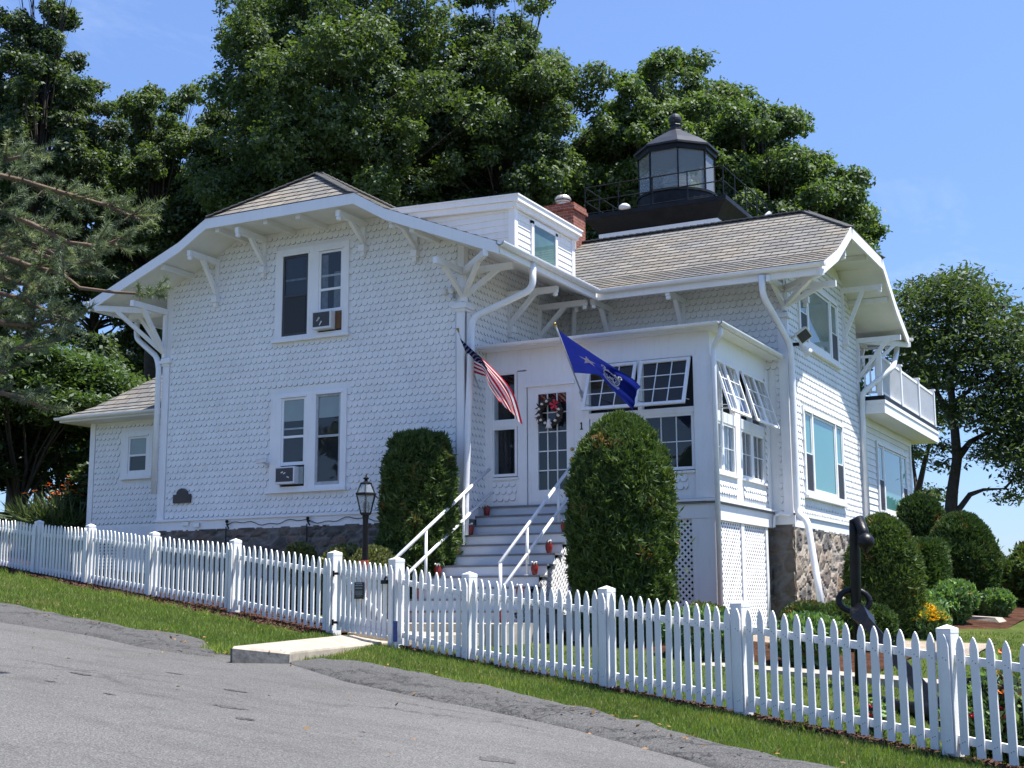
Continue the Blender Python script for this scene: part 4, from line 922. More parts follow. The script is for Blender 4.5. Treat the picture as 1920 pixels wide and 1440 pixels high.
# notice on the gate (illegible small print) and a small blue sign by the post
sg=thing('notice_sign','small black notice with pale print fixed to the gate pickets','sign',fpt(-10.12,.06,.05))
m=MB(); a=fpt(-10.215,.075,0);b=fpt(-10.015,.075,0)
def sheet(m,p,q,z0,z1,th=.006): m.hexa([tuple(p+Vector((0,0,z0))),tuple(q+Vector((0,0,z0))),tuple(q+Vector((0,0,z0))-FN*th),tuple(p+Vector((0,0,z0))-FN*th),tuple(p+Vector((0,0,z1))),tuple(q+Vector((0,0,z1))),tuple(q+Vector((0,0,z1))-FN*th),tuple(p+Vector((0,0,z1))-FN*th)])
sheet(m,a,b,.055,.275); m.build('sign_board','sign_black',sg)
m=MB(); rs=random.Random(3)
for z,h,w in ((.25,.012,.13),(.225,.012,.16),(.19,.014,.15),(.155,.006,.15),(.14,.006,.16),(.125,.006,.14),(.11,.006,.16),(.09,.006,.1)):
    x=-10.115-w/2
    while x<-10.115+w/2:
        l=rs.uniform(.012,.035); sheet(m,fpt(x,.077,0),fpt(min(x+l,-10.115+w/2),.077,0),z,z+h,.003); x+=l+.006
m.build('lettering','sign_ink',sg)
m=MB(); c=fpt(-9.18,.2,0); zb=fz(-9.2)-.1; m.box(c.x-.012,c.x+.012,c.y-.01,c.y+.01,zb-.1,zb+.3)
bs=thing('yard_stake_sign','narrow blue sign on a white stake beside the gate post','sign',(c.x,c.y,zb)); m.build('stake','fence_white',bs)
m=MB(); m.box(c.x-.03,c.x+.03,c.y-.022,c.y-.012,zb+.2,zb+.46); m.build('sign_board','sign_blue',bs)
m=MB()
for k in range(5): m.box(c.x-.02,c.x+.02,c.y-.026,c.y-.022,zb+.225+k*.045,zb+.237+k*.045)
m.build('lettering','emblem_mid',bs)
# ================================================================ FRONT STEPS
RUN=.29; NST=11; SX0,SX1=-11.44,-9.35
st=thing('front_steps','grey painted wooden front steps with white pipe handrails climbing to the porch door','steps',(-10.4,19,-.3))
for k in range(1,NST+1):
    z=1.69-.181*k; y1=20.74-RUN*(k-1); y0=20.74-RUN*k; L=SX0
    if k<NST:
        m=MB(); m.box(L-.02,SX1+.02,y0-.03,y1,z-.032,z); m.build('tread','tread_grey',st)
    m=MB(); m.box(L,SX1,y1-.015,y1+.005,z,z+.149); m.build('riser','riser_grey',st)
m=MB(); m.box(GX1+.02,SX1+.02,20.70,20.76,1.655,1.69); m.build('tread','tread_grey',st)
for x in (SX0+.02,SX1-.06):
    m=MB(); m.prism([(x,20.6,1.3),(x,20.74,1.3),(x,20.74,-.5),(x,20.74-RUN*11+.2,-.5),(x,20.74-RUN*11+.2,-.31)],(.04,0,0)); m.build('stringer','riser_grey',st)
m=MB(); m.box(SX0+.05,SX1-.08,17.6,18.1,-.6,-.3); m.build('base_pad','concrete',st)
# lattice skirt beside the steps
lm=lattice(FX(SX1-.01),17.9,20.7,-.6,.9,0,.07,.034)
# keep the part under the stair line
lm2=MB()
for i in range(0,len(lm.v),8):
    c=lm.v[i:i+8]
    def cut(p): 
        lim=-.3+.624*(p[1]-17.75); return (p[0],p[1],min(p[2],lim))
    c=[cut(p) for p in c]; lm2.hexa(c)
lm2.build('lattice_panel',WT,st)
def handrail(x,y0,z0,y1,z1,low,posts,name='handrail'):
    m=MB(); m.tube([(x,y0,z0),(x,y1,z1)],.03,10); m.tube([(x,y0+low[0],z0-.42*1.0+low[1]),(x,y1+.08,z1-.42)],.028,10)
    for y,zb in posts: m.tube([(x,y,zb),(x,y,z0+(z1-z0)*(y-y0)/(y1-y0))],.027,10); m.lathe((x,y,zb),[(.06,0),(.06,.012)],10)
    return m.build(name,'gutter_white',st,True)
handrail(-11.3,17.45,.61,20.65,2.35,(-.0,0),[(19.72,.8),(18.5,.06),(17.5,-.45)])
handrail(-9.7,18.06,.6,20.95,2.5,(0,-.02),[(18.08,-.12),(18.99,.424),(20.17,1.14)])
# red pots of white flowers on the steps
def pot():
    t=thing('flower_pot','','flower pot',(0,0,0),'red flower pots on the front steps')
    m=MB(); m.lathe((0,0,0),[(.05,0),(.06,.02),(.085,.1),(.09,.15),(.075,.19),(.08,.205),(.065,.205),(.06,.17)],14); m.build('pot','pot_red',t,True)
    r=random.Random(4); m=MB()
    for k in range(9):
        a=r.uniform(0,6.28); q=r.uniform(.02,.075); m.lathe((q*math.cos(a),q*math.sin(a),.19+r.uniform(0,.05)),[(.004,0),(.026,.012),(.03,.024),(.012,.042)],7)
    m.build('blossom','petal_white',t,True); m=MB()
    for k in range(16):
        a=r.uniform(0,6.28); q=r.uniform(.03,.1); h=r.uniform(.02,.1); c=Vector((.04*math.cos(a),.04*math.sin(a),.18)); e=Vector((q*math.cos(a),q*math.sin(a),.19+h)); s=Vector((-math.sin(a),math.cos(a),0))*.014
        mid=(c+e)/2+Vector((0,0,.02)); m.add([c,mid+s,e,mid-s],[(0,1,2,3)])
    m.build('leaves','leaf_light',t); return t
p0=pot(); first=True
PL=[(913,1,'red pot on the top step, left end below the porch window'),(882,3,'red pot by the left handrail post, second below the door'),(853,5,'red pot left of the steps, third down from the door'),(821,7,'red pot at the left end just above the picket tops'),(785,9,'red pot seen through the pickets beside the left handrail'),(762,11,'red pot at the foot of the steps behind the gate post'),
    (1058,3,'red pot half hidden by the tall clipped evergreen'),(1029,5,'red pot right of the right handrail, above the others in sunlight'),(1002,7,'red pot on the right end of a step, beside the right handrail post'),(978,9,'red pot behind picket tips right of the right handrail foot'),(938,11,'red pot on the bottom step seen between pickets right of centre')]
for x,k,lab in PL:
    z=1.69-.181*k; y=20.74-RUN*k+.12
    if k==11: z,y=-.3,17.72
    q=onY(x,1000,y); o=p0 if first else copy_tree(p0); first=False; o['label']=lab; o.location=(min(max(q.x,-11.34),SX1-.1),y,z); o.scale=(.68,.68,.8)
# ================================================================ FLAGS
def cat(P,t):
    n=len(P)-1; t=min(max(t,0),1)*n; i=min(int(t),n-1); f=t-i; a=P[max(i-1,0)];b=P[i];c=P[i+1];d=P[min(i+2,n)]
    return .5*((2*b)+(c-a)*f+(2*a-5*b+4*c-d)*f*f+(3*b-a-3*c+d)*f**3)
def cloth_fn(cols,wave):
    T=[onY(*c[0]) for c in cols]; B=[onY(*c[1]) for c in cols]
    def S(u,v): # v 0 top .. 1 bottom
        p=cat(T,u).lerp(cat(B,u),v); return p+Vector((0,-1,0))*wave(u,v)
    def N(u,v):
        e=.01; a=S(min(u+e,1),v)-S(max(u-e,0),v); b=S(u,min(v+e,1))-S(u,max(v-e,0)); n=a.cross(b).normalized(); return n if n.y<0 else -n
    return S,N
def patch(mb,S,N,poly,off,mi=0):
    mb.add([S(u,v)+N(u,v)*off for u,v in poly],[list(range(len(poly)))],mi)
def flagpole(root,base,tip):
    m=MB(); m.tube([base,tip],.014,8); pole=m.build('flagpole','pole_metal',root,True)
    d=(tip-base).normalized(); m=MB(); 
    for k,r in ((0,.02),(.03,.02),(.06,.03)): m.lathe(tip+d*k-Vector((0,0,.015)),[(r*.5,0),(r,.012),(r,.02),(r*.4,.034)],8)
    m.build('finial','brass',pole,True); m=MB(); m.bar(base,base+d*.14,.05,.05); m.box(base.x-.04,base.x+.04,base.y-.01,base.y+.02,base.z-.07,base.z+.05); m.build('pole_bracket','pole_metal',pole)
base=onY(907,752,20.78); tip=onY(860,622,19.6)
us=thing('hanging_flag','red and white striped flag with starry navy corner, left of the door','flag',base)
flagpole(us,base,tip)
cols=[((862,634,19.66),(890,699,20.28)),((876,646,19.6),(902,703,20.2)),((892,660,19.5),(914,708,20.0)),((916,682,19.42),(921,728,19.75)),((944,712,19.4),(927,742,19.62)),((966,744,19.42),(931,751,19.55)),((983,797,19.5),(937,754,19.5))]
S,N=cloth_fn(cols,lambda u,v:.05*math.sin(u*7+v*5)*min(1,u*3)+.05*math.sin(v*9+1)*u+.022*math.sin(v*21+u*4)*u)
m=MB(); NU,NV=34,39
for j in range(NV+1):
    for i in range(NU+1): m.v.append(tuple(S(i/NU,j/NV)))
for j in range(NV):
    for i in range(NU):
        st_=j//3; canton=i<NU*.4 and st_<7; m.f.append([j*(NU+1)+i,j*(NU+1)+i+1,(j+1)*(NU+1)+i+1,(j+1)*(NU+1)+i]); m.m.append(2 if canton else (0 if st_%2==0 else 1))
bn=m.build('banner',['flag_red','flag_white','flag_navy'],us,True)
m=MB()
for r in range(9):
    for c in range(6 if r%2==0 else 5):
        u=(.4)*(c+(.5 if r%2==0 else 1))/6; v=(7/13)*(r+.5+.25)/9.6; pts=[]
        for k in range(10):
            a=math.pi*k/5-math.pi/2; q=.024 if k%2==0 else .0095; pts.append((u+q*math.cos(a)/1.6,v+q*math.sin(a)))
        for off in (.004,-.004): patch(m,S,N,pts,off)
m.build('stars','flag_white',bn)
base=onY(1093,744,20.78); tip=onY(1042,612,19.55)
bf=thing('hanging_flag','blue flag with a white star and a round crossed anchor emblem right of the door','flag',base)
flagpole(bf,base,tip)
cols=[((1047,619,19.62),(1077,699,20.3)),((1074,638,19.58),(1097,700,20.15)),((1104,658,19.5),(1121,703,19.95)),((1130,676,19.44),(1138,718,19.8)),((1158,694,19.4),(1154,735,19.66)),((1183,709,19.42),(1172,754,19.56)),((1198,724,19.5),(1185,769,19.5))]
S,N=cloth_fn(cols,lambda u,v:.04*math.sin(u*8+v*3)*min(1,u*3)+.012*math.sin(u*5+v*17)*min(1,u*3)-.10*math.exp(-((v-.0)/.14)**2)*sm(.35,.8,u)*1.0)
m=MB(); NU,NV=40,26
for j in range(NV+1):
    for i in range(NU+1): m.v.append(tuple(S(i/NU,j/NV)))
for j in range(NV):
    for i in range(NU): m.f.append([j*(NU+1)+i,j*(NU+1)+i+1,(j+1)*(NU+1)+i+1,(j+1)*(NU+1)+i]); m.m.append(0)
bn=m.build('banner','flag_blue',bf,True)
m=MB(); pts=[]
for k in range(10):
    a=math.pi*k/5-math.pi/2; q=.17 if k%2==0 else .066; pts.append((.27+q*math.cos(a)/1.75,.5+q*math.sin(a)))
c=(.27,.5)
for k in range(10): patch(m,S,N,[c,pts[k],pts[(k+1)%10]],.006)
m.build('star','flag_white',bn)
cu,cv=.60,.52
def U(a,b): return (cu+a*.74/1.75,cv+b*.74)
def arcpoly(m,r0,r1,a0,a1,n,off,mi,cx=0,cy=0):
    for k in range(n):
        t0=a0+(a1-a0)*k/n; t1=a0+(a1-a0)*(k+1)/n
        patch(m,S,N,[U(cx+r0*math.cos(t0),cy+r0*math.sin(t0)),U(cx+r1*math.cos(t0),cy+r1*math.sin(t0)),U(cx+r1*math.cos(t1),cy+r1*math.sin(t1)),U(cx+r0*math.cos(t1),cy+r0*math.sin(t1))],off,mi)
def barp(m,a,b,w,off,mi):
    a=Vector(a);b=Vector(b); d=(b-a).normalized(); n_=Vector((-d.y,d.x))*w/2
    for k in range(4):
        p=a.lerp(b,k/4);q=a.lerp(b,(k+1)/4); patch(m,S,N,[U(*(p-n_)),U(*(p+n_)),U(*(q+n_)),U(*(q-n_))],off,mi)
m=MB()
for sx in (-1,1): # crossed anchors behind the disc
    d=Vector((sx*.62,-.78)); n_=Vector((-d.y,d.x)); barp(m,-d*.42,d*.36,.055,.006,0); barp(m,d*.30-n_*.13,d*.30+n_*.13,.07,.007,0); e=d*.43; arcpoly(m,.035,.075,0,6.283,14,.007,0,e.x,e.y)
    f=-d*.40; barp(m,f-n_*.13+d*.08,f,.06,.007,0); barp(m,f,f+n_*.13+d*.08,.06,.007,0)
arcpoly(m,0,.30,0,6.283,30,.009,2); arcpoly(m,.27,.30,0,6.283,30,.011,0); arcpoly(m,.165,.19,0,6.283,26,.011,0)
for k in range(22):
    t=2*math.pi*k/22; arcpoly(m,.205,.25,t,t+.17,1,.011,1)
patch(m,S,N,[U(-.085,-.1),U(.085,-.1),U(.085,-.03),U(-.085,-.03)],.012,1); patch(m,S,N,[U(-.085,-.02),U(.085,-.02),U(.08,.05),U(0,.12),U(-.08,.05)],.012,0)
for k in (-2,-1,0,1,2): barp(m,(k*.03,-.015),(k*.03,.07),.008,.0135,2)
arcpoly(m,.31,.39,.55,2.6,12,.010,1); 
m.build('emblem',['flag_white','emblem_pale','flag_blue'],bn)
# ================================================================ SMALL THINGS ON THE HOUSE
def ac(x0,x1,z0,z1,lab,ply):
    t=thing('window_air_conditioner',lab,'air conditioner',((x0+x1)/2,GY-.1,z0)); y=GY
    w=.4*(x1-x0)/.55 if ply else x1-x0
    m=MB(); m.box(x0,x1-(.13 if ply else .09),y-.2,y,z0,z1); 
    b=m.build('case','camera_white',t); m=MB(); m.box(x0+.025,x1-(.16 if ply else .12),y-.204,y-.198,z0+.04,z1-.025); g=m.build('grille','ac_grille',t)
    m=MB(); rs=random.Random(int(x0*-10))
    for k in range(3): 
        a=x0+.1+rs.random()*.22; c=z0+.06+rs.random()*.16; m.bar((a,y-.206,c),(a+.05,y-.206,c+rs.uniform(-.02,.08)),.006,.022)
    m.build('paint_flakes','petal_white',g)
    m=MB(); m.box(x1-(.125 if ply else .085),x1,y-.06,y-.02,z0,z1); m.build('side_panel','plywood' if ply else 'blind_grey',t)
ac(-14.64,-14.08,5.08,5.42,'air conditioner in the upper window beside a brown plywood filler','p'); ac(-15.42,-14.88,2.2,2.52,'air conditioner in the lower window with a pale side filler',None)
m=MB(); pts=[(-18.02,1.95),(-17.58,1.95),(-17.58,2.12),(-17.66,2.12)]+[(-17.8+.14*math.cos(math.pi*k/10),2.12+.12*math.sin(math.pi*k/10)) for k in range(11)]+[(-17.94,2.12),(-18.02,2.12)]
m.prism([(x,GY-.06,z) for x,z in pts],(0,.035,0)); tag(m.build('wall_plaque','plaque_bronze'),'dark arched bronze plaque low on the shingled front wall','plaque')
def wallcam(c,d,lab):
    t=thing('security_camera',lab,'camera',c); c=Vector(c); d=Vector(d).normalized(); m=MB(); m.bar(c+Vector((0,-.16,.06))-d*.09,c+Vector((0,-.16,.06))+d*.13,.07,.07); m.bar(c+Vector((0,-.16,.1))-d*.06,c+Vector((0,-.16,.1))+d*.15,.085,.012); m.build('camera_body','camera_white',t)
    m=MB(); m.bar(c+Vector((0,-.16,.06))+d*.131,c+Vector((0,-.16,.06))+d*.135,.05,.05); m.build('camera_lens','sign_black',t); m=MB(); m.bar(c,c+Vector((0,-.16,.03)),.03,.03); m.lathe(c+Vector((0,-.01,-.03)),[(.04,0),(.04,.06)],8); m.build('mount_arm','pole_metal',t)
wallcam((-15.72,GY-.03,2.6),(-1,-.15,-.15),'small white camera on the wall beside the lower window')
t=thing('floodlight','twin white spot lamps under the roof at the front wall corner','light',(-11.66,GY-.05,5.45)); 
for dx in (-.1,.04):
    m=MB(); m.lathe((-11.68+dx,GY-.14,5.44),[(.03,0),(.05,.03),(.065,.1),(.06,.11)],10); m.build('lamp_head','camera_white',t,True)
m=MB(); m.bar((-11.65,GY-.0,5.42),(-11.65,GY-.12,5.42),.06,.08); m.bar((-11.6,GY-.045,5.3),(-11.57,GY-.045,1.7),.014,.014); m.build('junction_box','pole_metal',t)
t=thing('floodlight','square white floodlight with grey face on the corner of the side wall','light',(RX+.1,24.6,5.0)); c=Vector((RX+.24,24.3,5.02))
fd=Vector((.55,-.62,-.56)).normalized(); m=MB(); m.tube([c,c+fd*.03,c+fd*.13],[.11,.15,.19],4); m.bar((RX,24.5,5.0),c,.04,.04); m.build('lamp_housing','camera_white',t)
m=MB(); m.tube([c+fd*.131,c+fd*.136],[.155,.155],4); m.build('lamp_glass','ac_grille',t)
t=thing('spot_lamp','bare white reflector bulb on a bracket below the square floodlight','light',(RX+.1,24.6,4.8)); m=MB(); m.bar((RX,24.5,4.86),(RX+.12,24.55,4.86),.05,.06); m.build('mount_arm','black_paint',t); m=MB()
d=Vector((.5,.55,-.5)).normalized(); p=Vector((RX+.12,24.55,4.84)); m.tube([p,p+d*.08,p+d*.16,p+d*.24,p+d*.26],[.03,.035,.06,.095,.09],12); m.build('bulb','camera_white',t,True)
# outdoor taps and a loose cable along the foundation
for x in (-16.62,-14.72):
    m=MB(); m.lathe((x,GY-.09,1.52),[(.02,0),(.035,.03),(.02,.06)],8); m.tube([(x,GY,1.5),(x,GY-.1,1.5),(x+.07,GY-.12,1.42)],.016,7); m.tube([(x,GY-.11,1.45),(x+.02,GY-.13,1.0),(x,GY-.12,.5)],.012,6); tag(m.build('outdoor_tap','black_paint'),'dark garden tap and hose on the stone foundation, '+('nearer the arched plaque' if x<-16 else 'nearer the lamp post'),'tap','garden taps')
m=MB(); m.tube([(-16.6+.09*i,GY-.055,1.5+.035*math.sin(i*.45)+.02*math.sin(i*1.3)) for i in range(40)],.007,5); tag(m.build('loose_cable','black_paint'),'thin dark cable sagging along the white board over the foundation','cable')
m=MB(); m.box(-17.75,-17.6,GY-.06,GY-.03,1.5,1.58); m.box(-17.45,-17.32,GY-.08,GY-.03,1.47,1.54); tag(m.build('utility_box','pole_metal'),'small grey utility fitting under the bronze plaque','utility box')
# wreath
cw=Vector((-10.12,PY-.03,3.3)); t=thing('door_wreath','dark wreath with white shells, a red bow and a white bell on the glazed door','wreath',cw)
m=MB(); ring=[cw+Vector((.2*math.cos(2*math.pi*k/28),-.03,.2*math.sin(2*math.pi*k/28))) for k in range(29)]; m.tube(ring,[.05+.012*math.sin(k*2.7) for k in range(29)],8,False); 
r=random.Random(8)
for k in range(150):
    a=r.uniform(0,6.28); q=r.uniform(.14,.27); c=cw+Vector((q*math.cos(a),-.06-r.random()*.03,q*math.sin(a))); e=Vector((r.uniform(-1,1),r.uniform(-.5,0),r.uniform(-1,1)))*.045; s=Vector((e.z,0,-e.x))*.3; m.add([c-e,c+s,c+e,c-s],[(0,1,2,3)])
m.build('twigs','bark',t)
m=MB()
for k in range(12):
    a=k*.52+.2; 
    if .3<a<1.3: continue
    m.lathe(cw+Vector((.2*math.cos(a),-.1,.2*math.sin(a)-.02)),[(.008,0),(.026,.01),(.03,.025),(.012,.045)],8)
m.lathe(cw+Vector((0,-.09,-.28)),[(.06,0),(.05,.03),(.035,.1),(.03,.15),(.01,.17)],10); m.build('shells','petal_white',t,True)
m=MB(); c=cw+Vector((.12,-.1,.13))
for a in (0.2,1.3,2.6,3.7,5.0): m.add([c,c+Vector((.09*math.cos(a),-.02,.09*math.sin(a))),c+Vector((.1*math.cos(a+.5),-.03,.1*math.sin(a+.5))),c+Vector((.06*math.cos(a+.8),-.01,.06*math.sin(a+.8)))],[(0,1,2,3)])
m.build('bow','petal_red',t)
# grey gas cylinder by the steps
m=MB(); m.lathe((-11.56,19.72,.35),[(.1,0),(.11,.03),(.11,.42),(.06,.5),(.03,.51),(.03,.56)],14); 
tag(m.build('gas_cylinder','pole_metal',None,True),'grey metal cylinder standing beside the steps against the house','cylinder')
m=MB(); m.box(-11.66,-11.46,19.6,19.9,-.4,.35); tag(m.build('stone_step','fieldstone_dark'),'rough dark stone block under the grey cylinder','stone')
# dome lamp and floodlight on the lantern gallery
m=MB(); m.lathe((-12.05,28.96,9.5),[(.09,0),(.15,.03),(.14,.09),(.07,.14),(.01,.15)],12); tag(m.build('dome_lamp','camera_white',None,True),'small white dome lamp on the edge of the black lantern gallery','light')
m=MB(); p=Vector((-9.45,31.6,9.45)); m.bar(p,p+Vector((.15,-.15,.1)),.03,.03); m.tube([p+Vector((.12,-.1,.08)),p+Vector((.2,-.02,.18)),p+Vector((.26,.04,.24))],[.03,.07,.08],10); tag(m.build('spot_lamp','camera_white'),'white spotlight clamped to the right side of the lantern gallery','light')
# ================================================================ LAMP POST
LP=Vector((-11.0,16.3,0)); LP.z=G(LP.x,LP.y)
t=thing('lamp_post','black post lantern with clear glass standing behind the gate','street lamp',LP)
zt=1.3; P=(LP.x,LP.y,0)
m=MB(); m.lathe(P,[(.055,LP.z-.1),(.05,LP.z+.3),(.042,zt-.08),(.05,zt-.06),(.05,zt)],14); m.build('post','black_paint',t,True)
m=MB(); q=6; m.lathe(P,[(.075,zt-.02),(.085,zt),(.085,zt+.015)],6); m.lathe(P,[(.155,zt+.27),(.17,zt+.28),(.17,zt+.3),(.15,zt+.31)],6); m.lathe(P,[(.085,zt+.44),(.09,zt+.455),(.03,zt+.48),(.02,zt+.5),(.045,zt+.52),(.045,zt+.53),(.012,zt+.55),(.004,zt+.6)],10)
for k in range(6):
    a=math.pi/3*k; m.bar((P[0]+.082*math.cos(a),P[1]+.082*math.sin(a),zt),(P[0]+.155*math.cos(a),P[1]+.155*math.sin(a),zt+.28),.012,.012); m.bar((P[0]+.15*math.cos(a),P[1]+.15*math.sin(a),zt+.3),(P[0]+.085*math.cos(a),P[1]+.085*math.sin(a),zt+.45),.012,.012)
lf=m.build('lamp_frame','black_paint',t)
m=MB(); m.lathe(P,[(.08,zt+.01),(.152,zt+.275)],6); m.lathe(P,[(.148,zt+.305),(.083,zt+.44)],6); m.build('lamp_glass','lantern_glass',t)
for k in range(3):
    a=2.1*k+.4; c=(P[0]+.04*math.cos(a),P[1]+.04*math.sin(a),zt); m=MB(); m.lathe(c,[(.01,0),(.01,.07)],6); m.lathe(c,[(.013,.07),(.02,.1),(.013,.15),(.003,.18)],8); m.build('bulb','curtain_dim',lf,True)
m=MB(); m.box(LP.x-.06,LP.x+.1,LP.y-.075,LP.y-.06,.2,.62); m.box(LP.x-.0,LP.x+.1,LP.y-.08,LP.y-.06,.0,.2); tag(m.build('orange_panel','orange_panel'),'narrow faded orange panel behind the gate pickets on the lamp post','panel')
# ================================================================ ANCHOR
sf=Vector((-4.02,16.9,0)); sf.z=G(sf.x,sf.y)-.03
t=thing('ships_anchor','large black iron ship anchor leaning on the lawn behind the fence','anchor',sf)
m=MB(); top=Vector((-3.93,16.75,.98)); m.tube([sf,sf.lerp(top,.38),sf.lerp(top,.5),sf.lerp(top,.92),top,top+Vector((.07,-.05,.02)),top+Vector((.13,-.13,-.12)),top+Vector((.17,-.2,-.2))],[.034,.038,.066,.07,.07,.07,.066,.058],12); m.build('stock','anchor_black',t,True)
m=MB(); c=top+Vector((.18,-.22,-.26)); m.lathe(c-Vector((0,0,.13)),[(.02,0)]+[(.108*math.sin(math.pi*i/8),.13-.108*math.cos(math.pi*i/8)) for i in range(1,8)]+[(.02,.24)],14); m.build('stock_ball','anchor_black',t,True)
eye=Vector((-3.9,16.7,-.16)); crown=onZ(1768,1338,-1.16)
m=MB(); dv=(crown-eye).normalized(); m.tube([eye-dv*.14,eye+dv*.08,eye+dv*.3,eye.lerp(crown,.5),crown],[.1,.15,.085,.095,.12],4); m.build('shank','anchor_black',t)
m=MB(); cc=eye-dv*.16+Vector((-.02,0,.1)); ax=Vector((1,.35,0)).normalized(); ay=Vector((-.1,.1,1)).normalized(); m.tube([cc+ax*(.19*math.cos(a))+ay*(.14*math.sin(a)) for a in [2*math.pi*k/20 for k in range(21)]],.04,8,False); m.build('ring','anchor_black',t,True)
fl_=onZ(1632,1306,-1.08); fr_=onZ(1874,1292,-.62); fr_=at(1874,1290,14.6)
m=MB(); m.tube([fl_,fl_.lerp(crown,.5)+Vector((0,-.1,-.02)),crown+dv*.05,crown.lerp(fr_,.5)+Vector((.05,-.1,-.1)),fr_],[.04,.075,.13,.075,.035],6); m.build('arm','anchor_black',t,True)
for tip_,sgn in ((fl_,1),(fr_,-1)):
    d=(crown-tip_).normalized(); s=d.cross(Vector((0,0,1)) if sgn>0 else Vector((0,1,0))).normalized(); n_=d.cross(s).normalized(); m=MB()
    P0=[tip_-d*.08,tip_+d*.16+s*.2,tip_+d*.5+s*.27,tip_+d*.62,tip_+d*.5-s*.27,tip_+d*.16-s*.2]; m.prism([p+n_*.05 for p in P0],n_*.035); m.build('fluke','anchor_black',t)
m=MB(); ring=[]; c0=eye.lerp(crown,.42)+Vector((.07,-.1,.12)); 
for k in range(3): m.tube([c0+Vector((.02*k,0,-.1*k))+Vector((.035*math.cos(a),.02*k,.06*math.sin(a))) for a in [2*math.pi*j/10 for j in range(11)]],.014,6,False)
m.build('chain','anchor_black',t)
# low weathered planter bench in the bed by the steps
t=thing('planter_bench','low weathered grey wooden bench in the bark bed right of the steps','bench',(-8.9,18.3,-.5)); zb=G(-8.9,18.3)+.02
m=MB(); m.box(-9.25,-8.45,18.1,18.5,zb+.42,zb+.46); m.build('bench_top','weathered_wood',t)
for x in (-9.2,-8.85,-8.5):
    m=MB(); m.box(x-.03,x+.03,18.12,18.48,zb-.05,zb+.42); m.build('leg','weathered_wood',t)
m=MB(); m.box(-9.2,-8.5,18.2,18.23,zb+.1,zb+.34); m.build('apron','weathered_wood',t)
# flat pale edging stone at the far bed, boulders by the wall
m=MB(); c=onG(1822,1163); m.hexa([(c.x-.6,c.y-.2,c.z-.05),(c.x+.6,c.y-.3,c.z-.05),(c.x+.7,c.y+.2,c.z-.05),(c.x-.5,c.y+.3,c.z-.05),(c.x-.55,c.y-.18,c.z+.12),(c.x+.5,c.y-.25,c.z+.06),(c.x+.6,c.y+.15,c.z+.06),(c.x-.45,c.y+.25,c.z+.12)]); tag(m.build('edging_stone','concrete'),'long pale flat stone at the tip of the bark bed','stone')
# ================================================================ FOLIAGE HELPERS
def leaf_mesh(name,P,U_,V_,mat,tone,parent=None,origin=None,fold=.25,shape='diamond'):
    """P centres (n,3); U_ long axis half-vectors; V_ side half-vectors; each leaf is a folded diamond of two triangles-pairs"""
    n=len(P)
    if shape=='tri':
        verts=np.stack([P-V_,P+V_,P+U_*2],1).reshape(-1,3); k=3
    else:
        W=np.cross(U_,V_); L=np.linalg.norm(W,axis=1,keepdims=True)+1e-9; W=W/L*np.linalg.norm(V_,axis=1,keepdims=True)*fold
        verts=np.stack([P-U_,P+V_+W,P+U_,P-V_+W],1).reshape(-1,3); k=4
    if origin is not None: verts=verts-np.array(origin)
    me=bpy.data.meshes.new(name); me.vertices.add(n*k); me.vertices.foreach_set('co',verts.astype(np.float32).ravel())
    me.loops.add(n*k); me.loops.foreach_set('vertex_index',np.arange(n*k,dtype=np.int32)); me.polygons.add(n)
    me.polygons.foreach_set('loop_start',np.arange(0,n*k,k,dtype=np.int32)); 
    try: me.polygons.foreach_set('loop_total',np.full(n,k,dtype=np.int32))
    except Exception: pass
    mats=mat if isinstance(mat,(list,tuple)) else [mat]
    for m in mats: me.materials.append(MATS[m])
    a=me.attributes.new('tone','FLOAT','POINT'); a.data.foreach_set('value',np.repeat(np.clip(tone,0,1),k).astype(np.float32))
    me.update(); me.validate()
    o=bpy.data.objects.new(name,me); COL.objects.link(o)
    if origin is not None: o.location=origin
    if parent is not None: o.parent=parent; o.matrix_parent_inverse=world(parent).inverted()
    return o
def unit(a): return a/(np.linalg.norm(a,axis=-1,keepdims=True)+1e-9)
def rand_dirs(g,n): return unit(g.normal(size=(n,3)))
def frame_from(g,Nrm,n):
    """random in-plane axes for leaves with normals Nrm"""
    r=rand_dirs(g,n); U_=unit(np.cross(Nrm,r)); V_=np.cross(Nrm,U_); return U_,V_
